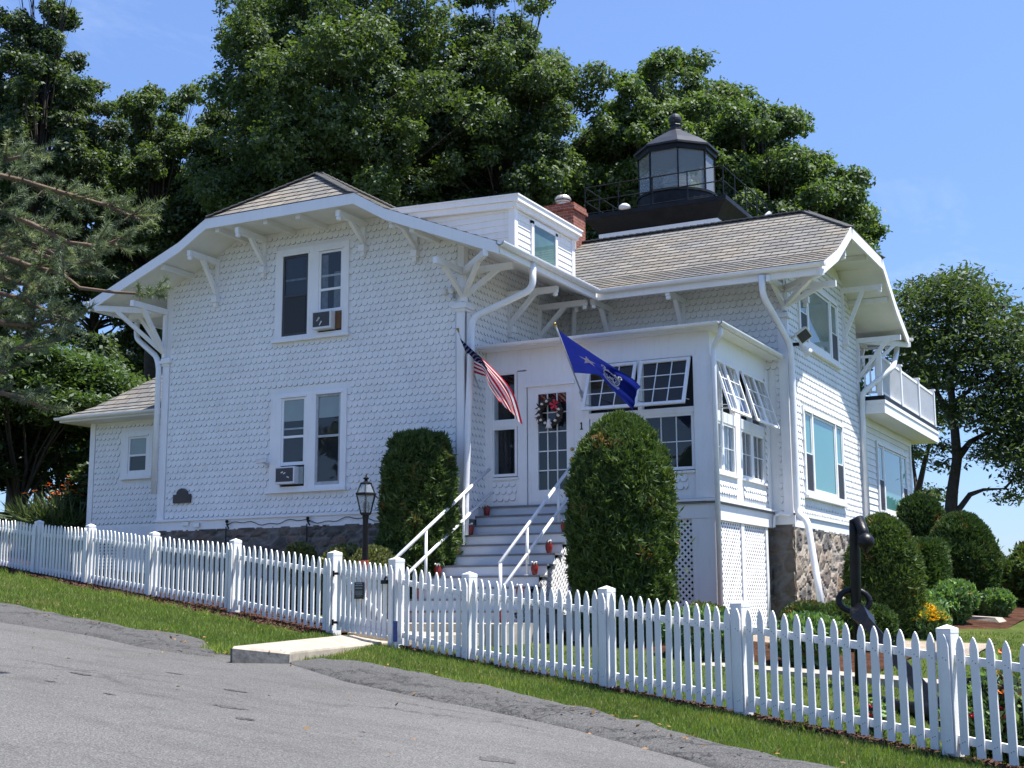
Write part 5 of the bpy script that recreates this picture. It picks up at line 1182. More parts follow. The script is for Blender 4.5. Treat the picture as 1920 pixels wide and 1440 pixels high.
# ---------------------------------------------------------------- broadleaf tree
def make_tree(name,label,base,H,crown,seed,leaf='leaf_oak',n_leaf=42000,lsize=.17,trunk_r=.35,clear=.3,fork=False,group=None,clumps=46,squash=.8,lean=(0,0),trunks=1,hollow=.15,shape='round',rs_=(.13,.25)):
    g=np.random.default_rng(seed); r=random.Random(seed); base=Vector(base)
    t=thing(name,label,'tree',base,group); cx,cy,ch=crown   # crown radii x,y and half height
    cz=H-ch; C0=np.array([lean[0],lean[1],cz])
    # clump centres fill the crown volume, biased to its shell
    cl=[]
    while len(cl)<clumps:
        d=rand_dirs(g,1)[0]; q=g.uniform(hollow,1)**.55
        p=d*q; w=1.0
        if shape=='round': w=1-.35*max(0,p[2])**2
        if shape=='spread': w=.55+.55*(p[2]+1)/2
        p=np.array([p[0]*cx*w,p[1]*cy*w,p[2]*ch])
        rad=g.uniform(*rs_)*min(cx,cy,ch*1.1)*(.8 if q>.8 else 1.15); cl.append((C0+p,rad))
    # limbs
    m=MB()
    for k in range(trunks):
        off=Vector((r.uniform(-.4,.4),r.uniform(-.3,.3),0))*(1.2 if trunks>1 else 0); ln=Vector((lean[0]*.5,lean[1]*.5,0))+off*2.5
        pts=[off,off+Vector((r.uniform(-.15,.15),r.uniform(-.15,.15),H*clear*.5))+ln*.2,off+Vector((r.uniform(-.2,.2),r.uniform(-.2,.2),H*clear))+ln*.45,Vector((ln.x+r.uniform(-.3,.3),ln.y+r.uniform(-.3,.3),H*.68)),Vector((lean[0]+off.x*3,lean[1],H*.88))]
        R=trunk_r/(1 if trunks==1 else 1.3); m.tube(pts,[R*1.25,R,R*.85,R*.45,R*.12],9,False)
        for (c,rad) in cl[k::trunks]:
            tt=min(1,max(.0,(c[2]-H*clear)/(H*.68-H*clear)))*.75; s=pts[2].lerp(pts[3],tt); e=Vector(c); 
            mid=s.lerp(e,.5)+Vector((r.uniform(-.3,.3),r.uniform(-.3,.3),-.06*(e-s).length+r.uniform(-.2,.3))); rr=R*.30*(1-.55*tt)
            m.tube([s,s.lerp(mid,.5)+Vector((0,0,.1)),mid,mid.lerp(e,.55),e],[rr,rr*.75,rr*.55,rr*.35,rr*.12],5,False)
            for b in range(3):
                q=Vector(rand_dirs(g,1)[0])*rad*.9; s2=mid.lerp(e,r.uniform(.2,.9)); m.tube([s2,s2.lerp(e+q,.5)+Vector((0,0,.08)),e+q],[rr*.28,rr*.16,rr*.05],4,False)
    tr=m.build('trunk','bark',t,True,None); tr.location=base; tr.matrix_parent_inverse=Matrix.Translation(base).inverted()
    # leaves: small sprays inside each clump
    per=[c[1]**2 for c in cl]; tot=sum(per); P=[];N_=[];T=[];Lz=[]
    for (c,rad),w in zip(cl,per):
        n=int(n_leaf*w/tot); ns=max(6,n//11); d=rand_dirs(g,ns); q=g.uniform(.25,1,size=(ns,1))**.5
        sc_=c+d*q*rad*np.array([1,1,squash]); si=g.integers(0,ns,n); jit=g.normal(size=(n,3))*lsize*1.25*np.array([1,1,.6])
        P.append(sc_[si]+jit); nn=unit(d[si]*.8+np.array([0,0,.75])+g.normal(size=(n,3))*.75); N_.append(nn); tb=g.uniform(.1,.9); T.append(np.clip(g.normal(.42,.17,n)+(tb-.5)*.45,0,1))
    P=np.concatenate(P);N_=np.concatenate(N_);T=np.concatenate(T); n=len(P); U_,V_=frame_from(g,N_,n); s=lsize*g.uniform(.6,1.25,size=(n,1))
    o=leaf_mesh('crown',P,U_*s,V_*s*.5,leaf,T); o.location=base; o.parent=t; o.matrix_parent_inverse=Matrix.Translation(base).inverted()
    return t
def move_copy(src,label,base,rot=0,sc=(1,1,1)):
    c=copy_tree(src); c['label']=label; c.location=base; c.rotation_euler=(0,0,rot); c.scale=sc; return c
# ---------------------------------------------------------------- clipped shrubs (dense shell of sprigs over a dark core)
def shrub(name,label,cat,base,profile,n,leaf,seed,size=(.05,.018),up=.5,lump=.12,group=None,ax=(1,1),core='bark',rough=.35,part='foliage',hang=0,tone0=.5,depth=.22):
    """profile: list of (height, radius); base on the ground"""
    g=np.random.default_rng(seed); base=Vector(base); t=thing(name,label,cat,base,group)
    hs=np.array([p[0] for p in profile]); rs=np.array([p[1] for p in profile]); H=hs[-1]
    # area weighted heights
    zz=np.linspace(hs[0],H,200); rr=np.interp(zz,hs,rs); dr=np.gradient(rr,zz); w=rr*np.sqrt(1+np.minimum(dr**2,60)); w/=w.sum(); z=g.choice(zz,n,p=w)+g.uniform(-.5,.5,n)*(zz[1]-zz[0]); th=g.uniform(0,2*math.pi,n)
    rad=np.interp(z,hs,rs); drz=np.interp(z,zz,dr)
    lum=np.array([noise.noise(Vector((math.cos(a)*2.2+seed,math.sin(a)*2.2,zv*2.2))) *.5+ .5*noise.noise(Vector((math.cos(a)*5+seed,math.sin(a)*5,zv*5)))+.35*noise.noise(Vector((math.cos(a)*11+seed,math.sin(a)*11,zv*11))) for a,zv in zip(th,z)])
    inn=g.uniform(0,1,n)**2*depth-np.where(g.uniform(0,1,n)<.05,g.exponential(.05,n),0); k=(1+lump*lum)*(1-inn); x=rad*k*np.cos(th)*ax[0]; y=rad*k*np.sin(th)*ax[1]; zt=z+lump*.5*lum*(z>H*.8)
    P=np.stack([x,y,zt],1); Nn=unit(np.stack([np.cos(th),np.sin(th),np.clip(-drz,-3,6)],1))
    D=unit(Nn*(1-up)+np.array([0,0,up-hang])+g.normal(size=(n,3))*rough); V_=unit(np.cross(D,g.normal(size=(n,3))))
    s=g.uniform(.6,1.35,size=(n,1)); tone=np.clip(tone0+.2*lum+g.normal(0,.15,n),0,1)
    o=leaf_mesh(part,P+D*size[0]*s*.3,D*size[0]*s,V_*size[1]*s,[leaf,'leaf_dry'],tone,shape='diamond'); dry=(np.array([noise.noise(Vector((a*2.6+seed,b2*2.6,c2*2.2))) for a,b2,c2 in P])+g.normal(0,.16,n)>.66).astype(np.int32); o.data.polygons.foreach_set('material_index',dry); o.location=base; o.parent=t; o.matrix_parent_inverse=Matrix.Translation(base).inverted()
    m=MB(); m.lathe((0,0,0),[(max(.01,p[1]*.76),p[0]*.93) for p in profile],18); 
    m.v=[(a*ax[0],b*ax[1],c) for a,b,c in m.v]; c=m.build('branches',core,t,True); c.location=base; c.matrix_parent_inverse=Matrix.Translation(base).inverted()
    return t
# ================================================================ SHRUBS AND BEDS
def gp(x,y): return (x,y,G(x,y))
simple('twig_dark',(.02,.022,.012),.9,.4,9)
b=(-7.95,18.75,G(-7.95,18.75)); H=2.86-b[2]
shrub('clipped_evergreen','tallest bullet shaped clipped evergreen right of the front steps','shrub',b,[(0,.62),(.5,.74),(1.3,.79),(H-1.15,.79),(H-.74,.71),(H-.41,.56),(H-.16,.36),(H-.05,.2),(H,.04)],64000,'leaf_arborvitae',11,(.06,.013),.55,.2,rough=.6,core='twig_dark')
b=(-11.93,19.3,.1); H=2.85-b[2]
shrub('clipped_evergreen','ragged flat topped evergreen between the lamp post and the left handrail','shrub',b,[(0,.78),(.6,.72),(1.4,.62),(H*.78,.58),(H*.93,.5),(H*.985,.38),(H,.08)],52000,'leaf_arborvitae',12,(.06,.014),.5,.26,rough=.65,core='twig_dark',tone0=.45)
b=gp(-5.25,24.4); H=1.52-b[2]
shrub('clipped_evergreen','broad rounded evergreen behind the anchor, against the side wall','shrub',b,[(0,.52),(.4,.64),(1.0,.66),(H*.7,.6),(H*.88,.42),(H*.97,.2),(H,.05)],42000,'leaf_arborvitae',13,(.065,.015),.5,.12,rough=.6,core='twig_dark',tone0=.47)
b=gp(-5.0,31.5); H=1.93-b[2]
shrub('clipped_evergreen','large dark domed evergreen at the right end of the hedge','shrub',b,[(0,.45),(.3,.62),(1.0,.78),(H*.6,.76),(H*.83,.58),(H*.95,.34),(H,.08)],38000,'leaf_yew',14,(.075,.026),.45,.12,core='twig_dark',tone0=.45)
b=gp(-6.25,33.5)
shrub('clipped_evergreen','dark evergreen showing between the house corner and the large dome','shrub',b,[(0,.5),(1.2,.6),(2.2,.55),(2.5,.38),(2.62,.1)],16000,'leaf_yew',15,(.08,.028),.45,.12,core='twig_dark',tone0=.38)
b=gp(-5.35,28.8); H=1.2-b[2]
shrub('clipped_hedge','flat topped clipped hedge between two domed evergreens','hedge',b,[(0,.42),(H*.5,.46),(H*.94,.44),(H,.36),(H+.02,.1)],26000,'leaf_yew',16,(.07,.024),.35,.1,ax=(1.0,2.3),core='twig_dark',tone0=.55)
# low boxwoods
bw=[((-9.9-4.0,18.6),.36,.55,'first low round box bush at the foundation, left end'),((-12.9,18.5),.45,.56,'middle low box bush at the foundation left of the lamp post'),((-12.05,18.1),.45,.62,'low box bush just behind the lamp post'),
    ((-6.9,19.4),.46,.62,'low clipped bush beside the lattice and the tallest evergreen'),((-5.55,20.3),.42,.72,'low clipped bush in front of the white lattice doors'),((-5.15,20.9),.45,.74,'middle clipped bush by the slanted downspout'),((-4.85,21.5),.4,.7,'low clipped bush beside the rough stone wall')]
for i,((x,y),rad,h,lab) in enumerate(bw):
    z=G(x,y); 
    if i<3: h=1.02-z-.06*i
    shrub('box_bush',lab,'shrub',(x,y,z),[(0,rad*.8),(h*.4,rad),(h*.75,rad*.93),(h*.93,rad*.6),(h,rad*.15)],7000,'leaf_box' if i<4 else 'leaf_yew',30+i,(.035,.018),.4,.12,group='low box bushes by the house',core='twig_dark',tone0=.5 if i<4 else .75)
# perennials
sd=[((-6.45,18.0),.5,.62,'bright green leafy plant in the bed left of the corner lattice'),((-5.0,18.25),.48,.66,'bright green leafy plant at the right end of the front bed'),((-5.15,26.9),.5,.62,'fresh green plant beside the yellow flowers'),((-4.85,28.3),.6,.8,'tall fresh green plant at the foot of the hedge'),((-5.3,25.8),.42,.5,'pale green plant between the yellow flowers and evergreen'),((-4.35,31.2),.42,.55,'small light green bush right of the large dome'),((-2.9,37.6),.9,.95,'light green bush at the right picture edge')]
for i,((x,y),rad,h,lab) in enumerate(sd):
    shrub('leafy_plant',lab,'plant',gp(x,y),[(0,rad*.5),(h*.4,rad*.95),(h*.75,rad),(h*.95,rad*.6),(h,rad*.2)],5200,'leaf_sedum',50+i,(.055,.026),.45,.3,group='leafy green plants in the beds',core='twig_dark',rough=.5,tone0=.5)
shrub('flowering_bush','dark green bush with faded cream flower heads beyond the evergreens','shrub',gp(-3.6,36.2),[(0,.8),(.6,1.15),(1.1,1.1),(1.5,.7),(1.7,.15)],15000,'leaf_arborvitae',60,(.09,.03),.4,.25,core='twig_dark',rough=.5,tone0=.55)
fb=bpy.data.objects[-1] if False else None
def blossoms(parent,base,n,rad,h0,h1,size,mat,seed,name='blossom'):
    g=np.random.default_rng(seed); a=g.uniform(0,6.28,n); q=np.sqrt(g.uniform(0,1,n))*rad; z=h0+(h1-h0)*(1-(q/rad)**2)*g.uniform(.75,1.05,n)
    C=np.stack([base[0]+q*np.cos(a),base[1]+q*np.sin(a),base[2]+z],1); P=[];U_=[];V_=[]
    for k in range(6):
        t=2*math.pi*k/6+g.uniform(0,1,n); d=unit(np.stack([np.cos(t),np.sin(t),g.uniform(.0,.9,n)],1)); s=np.cross(d,np.tile([0,0,1.],(n,1))); P.append(C+d*size*.55);U_.append(d*size*.55);V_.append(unit(s)*size*.34)
    return leaf_mesh(name,np.concatenate(P),np.concatenate(U_),np.concatenate(V_),mat,g.uniform(0,1,n*6),parent)
yb=onG(1738,1196,.0); yb=Vector((yb.x,yb.y,G(yb.x,yb.y)))
t=shrub('yellow_flowers','low clump of bright yellow flowers in front of the rounded evergreen','flowers',yb,[(0,.25),(.2,.38),(.4,.36),(.52,.1)],3200,'leaf_sedum',61,(.05,.014),.6,.3,core='twig_dark'); blossoms(t,yb,190,.42,.3,.58,.06,'petal_yellow',62)
t=[o for o in COL.objects if o.name.startswith('flowering_bush')][0]; blossoms(t,t.location,60,1.0,1.0,1.85,.09,'petal_white',63)
# red roses along the fence, bottom right
rb=[(1862,1400),(1960,1400),(1840,1415),(1885,1345),(1640,1392),(1910,1425)]
for i,(px,py) in enumerate(rb):
    d=ray(px,py); x0=d.x*13/d.y; y=fenceY(0)+.1
    for it in range(20):
        p=d*(1.0); s=(fenceY(0)+2.07*0)/1; 
    # walk the ray to half a metre behind the fence
    s=8.0
    while (d*s).y<fenceY((d*s).x)+.55+.15*(i%2): s+=.05
    q=d*s; z=G(q.x,q.y); h=max(.4,min(.85,(q.z-z)+.5)) if i!=4 else .3
    labs=['red rose bush second from the nearest fence post','rose bush just outside the right picture edge','red rose bush right beside the nearest fence post','rose bush with orange red flowers, standing behind the red ones','small red rose plant low behind the middle pickets','red rose bush at the very bottom right corner']
    t=shrub('rose_bush',labs[i],'rose bush',(q.x,q.y,z),[(0,.16*(.5 if i==4 else 1)),(h*.4,.28*(.5 if i==4 else 1)),(h*.8,.3*(.5 if i==4 else 1)),(h,.12*(.5 if i==4 else 1))],1300 if i!=4 else 300,'leaf_sedum',70+i,(.045,.018),.4,.5,group='red roses along the fence',core='twig_dark',rough=.8,depth=.7); blossoms(t,(q.x,q.y,z),22 if i!=4 else 6,.3 if i!=4 else .14,h*.55,h*1.1,.065,'petal_red' if i!=3 else 'petal_orange',90+i)
# left side: spreading maple like shrub, daylilies, dark bush
def spray_shrub(name,label,base,R,H,seed,leaf,n,layers=9,cat='shrub',ls=.09,trunk=True):
    g=np.random.default_rng(seed); base=Vector(base); t=thing(name,label,cat,base); P=[];T=[];N_=[]; m=MB()
    for k in range(layers*7):
        lo_=.5 if trunk=='high' else .25; z=H*(lo_+(.97-lo_)*g.uniform()**.9); rr=R*math.sqrt(max(.05,1-((z/H-lo_-.15)/(1-lo_-.1))**2)); a=g.uniform(0,6.28); q=rr*g.uniform(.35,1)**.5; c=np.array([q*math.cos(a),q*math.sin(a),z]); nn=n//(layers*7); sp=g.normal(size=(nn,3))*np.array([.34,.34,.09])*R*.5
        sp[:,2]-=.10*(sp[:,0]**2+sp[:,1]**2); P.append(c+sp); N_.append(unit(np.array([0,0,1.])+g.normal(size=(nn,3))*.45)); T.append(np.clip(g.normal(.42+.2*(z/H-.5),.15,nn),0,1))
        e=Vector(c); k%4 or m.tube([Vector((0,0,.05)),Vector((e.x*.2+g.normal()*.1,e.y*.2,e.z*.3)),Vector((e.x*.5,e.y*.5+g.normal()*.15,e.z*.6)),e],[.06,.045,.025,.008],5,False)
    P=np.concatenate(P);N_=np.concatenate(N_);T=np.concatenate(T);U_,V_=frame_from(g,N_,len(P)); s=ls*g.uniform(.6,1.3,size=(len(P),1))
    o=leaf_mesh('crown',P,U_*s,V_*s*.45,leaf,T); o.location=base; o.parent=t; o.matrix_parent_inverse=Matrix.Translation(base).inverted(); c=m.build('trunk','bark',t,True); c.location=base; c.matrix_parent_inverse=Matrix.Translation(base).inverted(); return t
spray_shrub('spreading_shrub','wide layered green shrub tree left of the small wing',gp(-26.4,23.6),2.5,4.1,81,'leaf_maple',40000,ls=.085,trunk='high')
spray_shrub('dark_shrub','dark leafy bush against the small left wing corner',gp(-23.1,23.2),.75,1.9,82,'leaf_dark',9000,ls=.09)
spray_shrub('dark_shrub','low dark bush behind the layered shrub trunk',gp(-27.6,26.5),3.2,3.9,83,'leaf_dark',36000,ls=.1)
spray_shrub('dark_shrub','dim low bush at the far left edge above the fence',gp(-28.2,22.6),2.0,3.0,94,'leaf_dark',22000,ls=.1)
def lilies(label,base,n,h,seed,flowers):
    g=np.random.default_rng(seed); base=Vector(base); t=thing('daylily_clump',label,'flowers',base,'daylilies by the left wing'); a=g.uniform(0,6.28,n); q=np.sqrt(g.uniform(0,1,n))*.6; P=np.stack([q*np.cos(a),q*np.sin(a),np.zeros(n)],1); d=unit(np.stack([np.cos(a)*.5,np.sin(a)*.5,np.full(n,.6)],1)+g.normal(size=(n,3))*.6); L=h*.5*g.uniform(.6,1.1,size=(n,1)); V_=unit(np.cross(d,g.normal(size=(n,3))))*.018
    o=leaf_mesh('leaves',P+d*L,d*L,V_,'leaf_lily',g.uniform(.2,.9,n)); o.location=base; o.parent=t; o.matrix_parent_inverse=Matrix.Translation(base).inverted()
    if flowers: blossoms(t,base,flowers,.6,h*.8,h*1.12,.07,'petal_orange',seed+1)
    return t
lilies('daylilies with orange flowers under the layered shrub',gp(-23.5,22.4),420,.8,84,12); lilies('yellowing daylily clump at the far left behind the fence',gp(-24.3,22.4),420,.65,86,4); lilies('long strappy green leaves of daylilies beside the small wing',gp(-23.0,21.7),260,.6,88,0); lilies('orange tipped daylilies in front of the dark bush',gp(-23.9,22.9),420,.95,89,12)
# short weeds at the end of the berm and slab
m=None
def tufts(name,label,pts,n,h,seed,leaf='grass_blade',kind='stuff'):
    g=np.random.default_rng(seed); P=[];
    for (x,y,r) in pts:
        a=g.uniform(0,6.28,n); q=np.sqrt(g.uniform(0,1,n))*r; P.append(np.stack([x+q*np.cos(a),y+q*np.sin(a),np.full(n,0.)],1))
    P=np.concatenate(P); P[:,2]=[max(G(a,b_),plane(a)+.02) for a,b_ in P[:,:2]]; N=len(P); d=unit(np.array([0,0,1.])+g.normal(size=(N,3))*.5); L=h*g.uniform(.4,1,size=(N,1))*.5; V_=unit(np.cross(d,g.normal(size=(N,3))))*.006
    o=leaf_mesh(name,P,d*L,V_,leaf,g.uniform(.3,1,N),shape='tri'); tag(o,label,None,None,kind); return o
w1=onR(415,1225);w2=onR(235,1216);w3=onR(290,1222)
tufts('weeds','weeds sprouting at the berm ends by the slab',[(w1.x,w1.y,.22),(w1.x+.15,w1.y+.1,.15)],260,.12,7)
# ---------------------------------------------------------------- grass
def grass(name,label,region,n,h,seed,w=.005):
    g=np.random.default_rng(seed); P=region(g,n); N=len(P); d=unit(np.array([0.12,0,1.])+g.normal(size=(N,3))*np.array([.38,.38,.1])); cl=np.array([noise.noise(Vector((a*1.3,b_*1.3,2))) for a,b_ in P[:,:2]])
    L=h*g.uniform(.45,1.1,size=(N,1))*.5*(1+.45*cl[:,None]); V_=unit(np.cross(d,g.normal(size=(N,3))))*w*g.uniform(.7,1.4,size=(N,1)); tone=np.clip(.42+.28*cl+g.normal(0,.17,N),0,1)
    o=leaf_mesh(name,P,d*L,V_,['grass_blade','grass_straw'],tone,shape='tri'); dry=(np.array([noise.noise(Vector((a*.8,b_*1.1,7)))+.5*noise.noise(Vector((a*3,b_*3,8))) for a,b_ in P[:,:2]])*.55+g.normal(0,.22,N)>.42).astype(np.int32); o.data.polygons.foreach_set('material_index',dry); tag(o,label,None,None,'stuff'); return o
def verge(g,n):
    t=g.uniform(0,1,n); x=-26+t**.62*(30.0); k=g.uniform(0,1,n); lo=np.array([roadY(v)+.02 for v in x]); hi=np.array([fenceY(v)-(.55 if v<-10.9 else .14) for v in x]); y=lo+(hi-lo)*k; keep=(hi>lo)
    a,b_,e,_e2=sl[0],sl[1],sl[2],sl[4]
    poly=[(p.x,p.y) for p in sl]
    def inside(px,py):
        c=False; j=len(poly)-1
        for i in range(len(poly)):
            xi,yi=poly[i];xj,yj=poly[j]
            if (yi>py)!=(yj>py) and px<(xj-xi)*(py-yi)/(yj-yi)+xi: c=not c
            j=i
        return c
    keep&=np.array([not inside(a_,b2) for a_,b2 in zip(x,y)]); x=x[keep];y=y[keep]; z=np.array([G(a_,b2) for a_,b2 in zip(x,y)])-.005; return np.stack([x,y,z],1)
grass('verge_grass','mown green grass strip between the road and the fence',verge,150000,.075,3,.0055)
def lawn(g,n):
    x=g.uniform(-9,6,n); y=np.array([fenceY(v)+.25 for v in x])+g.uniform(0,1,n)**1.4*22; keep=~((y>17.1)&(y<17.65)&(x<-1.2))&~((y>17.65)&(y<24)&(x<-4.2))&~((y>22.5+(x+6.5)*1.6)&(x<-2.9))&~((x<-9.0)&(y>14.5))&~((y>20.2+.5*(x+6.8))&(y<22.2+.8*(x+6.8))&(x<-3.4))
    x=x[keep];y=y[keep]; return np.stack([x,y,np.array([G(a,b_) for a,b_ in zip(x,y)])-.004],1)
grass('lawn_grass','mown lawn behind the fence around the anchor',lawn,110000,.06,4,.008)
# taller tufts and weeds against the fence foot and along the berm, fallen leaves
r_=random.Random(12); P_=[]
for k in range(150):
    x=r_.uniform(-24,.6); y=fenceY(x)-(.62 if x<-10.9 else .16)+r_.uniform(-.06,.06) if k%2 else roadY(x)+r_.uniform(.0,.12)
    if not (-11.1<x<-8.9): P_.append((x,y,r_.uniform(.05,.16)))
tufts('weeds','taller weeds and uncut grass along the fence foot and the berm',P_,26,.15,17)
g=np.random.default_rng(21); n=420; x=g.uniform(-18,1,n); y=np.where(g.uniform(0,1,n)<.75,np.array([roadY(v) for v in x])+g.normal(-.2,.35,n),np.array([roadY(v) for v in x])-g.uniform(0,3.5,n)); z=np.array([max(G(a,b_),plane(a)+(.12 if roadY(a)-.6<b_<roadY(a) else .02)) for a,b_ in zip(x,y)])+.012
N_=unit(np.array([0,0,1.])+g.normal(size=(n,3))*.35); U_,V_=frame_from(g,N_,n); sz=g.uniform(.012,.032,size=(n,1)); o=leaf_mesh('fallen_leaves',np.stack([x,y,z],1),U_*sz,V_*sz*.5,'leaf_fallen',g.uniform(.1,1,n)); tag(o,'dry leaves and twigs blown along the road edge',None,None,'stuff')
# bark chips scattered over the mulch
g=np.random.default_rng(9); n=16000; x=g.uniform(-26,1,n); k=g.uniform(0,1,n); y=np.array([fenceY(v) for v in x])+np.where(x<-10.9,-.58+k*1.3,-.15+k*.34); keep=~((x>-10.9)&(x<-9.3)); x=x[keep];y=y[keep]; n=len(x)
P=np.stack([x,y,np.array([G(a,b_) for a,b_ in zip(x,y)])+.04],1); N_=unit(np.array([0,0,1.])+g.normal(size=(n,3))*.5); U_,V_=frame_from(g,N_,n); s=g.uniform(.4,1.3,size=(n,1)); simple('bark_chip',(.075,.034,.02),.9,.5,30)
o=leaf_mesh('bark_chips',P,U_*s*.032,V_*s*.013,'bark_chip',np.zeros(n)); tag(o,'reddish bark chips under the fence',None,None,'stuff')
# ================================================================ TREES
def tb(px,Y,z=None):
    d=ray(px,1130); x=d.x*Y/d.y; return (x,Y,G(x,Y) if z is None else z)
def top(py,Y,px=960): d=ray(px,py); return d.z*Y/d.y
# tall oaks behind the house
def oak(px,Y,toppy,R,seed,label,leaf,n,ls,clumps,**k):
    b=tb(px,Y); H=top(toppy,Y,px)-b[2]; dist=math.hypot(b[0],Y); Rm=R/FPX*dist
    return make_tree(k.pop('name','oak_tree'),label,b,H,(Rm,Rm*.85,k.pop('half',H*.36)),seed,leaf,n,ls,k.pop('tr',.42),k.pop('clear',.28),group=k.pop('group','tall trees behind the house'),clumps=clumps,**k)
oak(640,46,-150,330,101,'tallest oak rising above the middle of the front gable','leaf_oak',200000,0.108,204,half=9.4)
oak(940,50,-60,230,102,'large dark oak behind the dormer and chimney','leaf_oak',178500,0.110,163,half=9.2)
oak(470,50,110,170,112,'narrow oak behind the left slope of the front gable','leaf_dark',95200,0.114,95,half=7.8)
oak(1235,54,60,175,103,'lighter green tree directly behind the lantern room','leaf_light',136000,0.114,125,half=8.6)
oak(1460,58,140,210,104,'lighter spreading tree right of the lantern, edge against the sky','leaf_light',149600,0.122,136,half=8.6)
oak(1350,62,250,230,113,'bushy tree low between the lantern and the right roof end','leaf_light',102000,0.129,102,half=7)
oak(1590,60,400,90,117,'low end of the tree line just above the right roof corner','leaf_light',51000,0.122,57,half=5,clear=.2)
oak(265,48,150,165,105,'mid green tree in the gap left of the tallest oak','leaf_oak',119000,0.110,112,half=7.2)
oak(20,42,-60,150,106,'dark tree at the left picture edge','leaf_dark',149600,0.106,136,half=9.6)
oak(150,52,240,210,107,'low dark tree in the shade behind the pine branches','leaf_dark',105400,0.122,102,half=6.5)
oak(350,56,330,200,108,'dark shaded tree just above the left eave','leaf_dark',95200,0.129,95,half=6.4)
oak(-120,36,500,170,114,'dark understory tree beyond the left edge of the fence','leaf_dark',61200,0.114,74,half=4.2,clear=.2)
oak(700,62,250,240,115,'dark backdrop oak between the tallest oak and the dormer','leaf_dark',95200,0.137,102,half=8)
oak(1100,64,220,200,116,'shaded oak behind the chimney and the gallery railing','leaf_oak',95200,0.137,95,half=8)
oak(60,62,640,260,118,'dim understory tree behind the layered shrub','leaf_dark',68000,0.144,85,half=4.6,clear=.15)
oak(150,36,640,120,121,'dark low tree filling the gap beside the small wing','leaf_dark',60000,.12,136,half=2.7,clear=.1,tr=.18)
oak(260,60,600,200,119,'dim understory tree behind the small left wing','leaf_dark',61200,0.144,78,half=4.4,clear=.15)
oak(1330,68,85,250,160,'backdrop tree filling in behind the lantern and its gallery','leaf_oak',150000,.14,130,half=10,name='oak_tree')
oak(1555,64,270,120,161,'rounded tree sloping down toward the right roof end','leaf_light',60000,.13,60,half=6,clear=.2,name='oak_tree')
# open grown locusts on the right with visible forked trunks
def open_tree(label,Y,limbs,puffs,seed,n_leaf,leaf,ls):
    g=np.random.default_rng(seed); r=random.Random(seed); L0=limbs[0][0]; p0=onY(L0[0],L0[1],Y); base=Vector((p0.x,Y,G(p0.x,Y))); t=thing('locust_tree',label,'tree',base,'open trees right of the house'); m=MB(); ends=[]
    for i,lb in enumerate(limbs):
        dz=0 if i==0 else r.uniform(-1.6,1.6); pts=[onY(q[0],q[1],Y+dz*k/max(1,len(lb)-1))-base for k,q in enumerate(lb)]
        if lb[0][1]>940: pts=[Vector((pts[0].x*.9,pts[0].y,-.3)) if i else Vector((0,0,-.3))]+pts
        R=lb[0][2]; m.tube(pts,[R*(1-.85*k/(len(pts)-1)) for k in range(len(pts))],7,False); ends+=pts[1:]
    P=[];N_=[];T=[]; tot=sum(q[2]*q[3] for q in puffs)
    for (px,py,rx,ry) in puffs:
        sc_=math.hypot(base.x,Y)/FPX; n=int(n_leaf*rx*ry/tot); ns=max(4,n//15)
        C=[]
        while len(C)<ns:
            u,v=g.uniform(-1,1,2)
            if u*u+v*v<1: C.append(np.array(onY(px+u*rx*1.1,py+v*ry*1.1,Y+g.normal()*1.3)-base))
        C=np.array(C); c0=Vector(C.mean(0)); e=min(ends,key=lambda q:(q-c0).length); m.tube([e,e.lerp(c0,.5)+Vector((0,0,.12)),c0],[.05,.035,.015],5,False)
        for k in range(min(9,ns)):
            q=Vector(C[k]); m.tube([c0.lerp(e,.3),c0.lerp(q,.6)+Vector((0,0,.08)),q],[.022,.014,.005],4,False)
        si=g.integers(0,ns,n); P.append(C[si]+g.normal(size=(n,3))*np.array([.30,.30,.11])); N_.append(unit(np.array([0,0,.9])+g.normal(size=(n,3))*.6)); T.append(np.clip(g.normal(.42,.16,n)+g.uniform(-.12,.12),0,1))
    P=np.concatenate(P);N_=np.concatenate(N_);T=np.concatenate(T);U_,V_=frame_from(g,N_,len(P)); s=ls*g.uniform(.6,1.3,size=(len(P),1))
    o=leaf_mesh('crown',P,U_*s,V_*s*.42,leaf,T); o.location=base; o.parent=t; o.matrix_parent_inverse=Matrix.Translation(base).inverted()
    c=m.build('trunk','bark',t,True); c.location=base; c.matrix_parent_inverse=Matrix.Translation(base).inverted(); return t
open_tree('tall airy tree with a forked trunk right of the balcony',50,
 [[(1783,961,.27),(1786,921),(1795,860),(1789,787),(1783,726),(1774,652),(1777,591),(1778,536)],[(1796,958,.17),(1819,927),(1844,918),(1884,916)],[(1795,860,.15),(1819,829),(1868,802),(1922,760)],[(1789,800,.15),(1764,750),(1740,707),(1705,660)],[(1780,690,.12),(1819,632),(1850,595),(1880,575)],[(1786,760,.1),(1830,720),(1890,700)]],
 [(1777,555,62,36),(1728,565,52,38),(1835,578,52,40),(1868,630,46,42),(1800,632,62,40),(1722,630,50,44),(1905,690,38,46),(1842,695,56,40),(1772,700,46,30),(1900,760,46,40),(1852,775,40,30),(1792,772,40,24),(1905,830,42,36),(1856,848,34,20),(1930,880,36,30),(1764,838,20,13),(1890,930,22,11),(1803,522,36,22),(1955,740,40,70),(1925,640,30,34),(1915,590,18,16),(1930,830,30,40),(1762,872,18,9)],151,34000,'leaf_dark',.105)
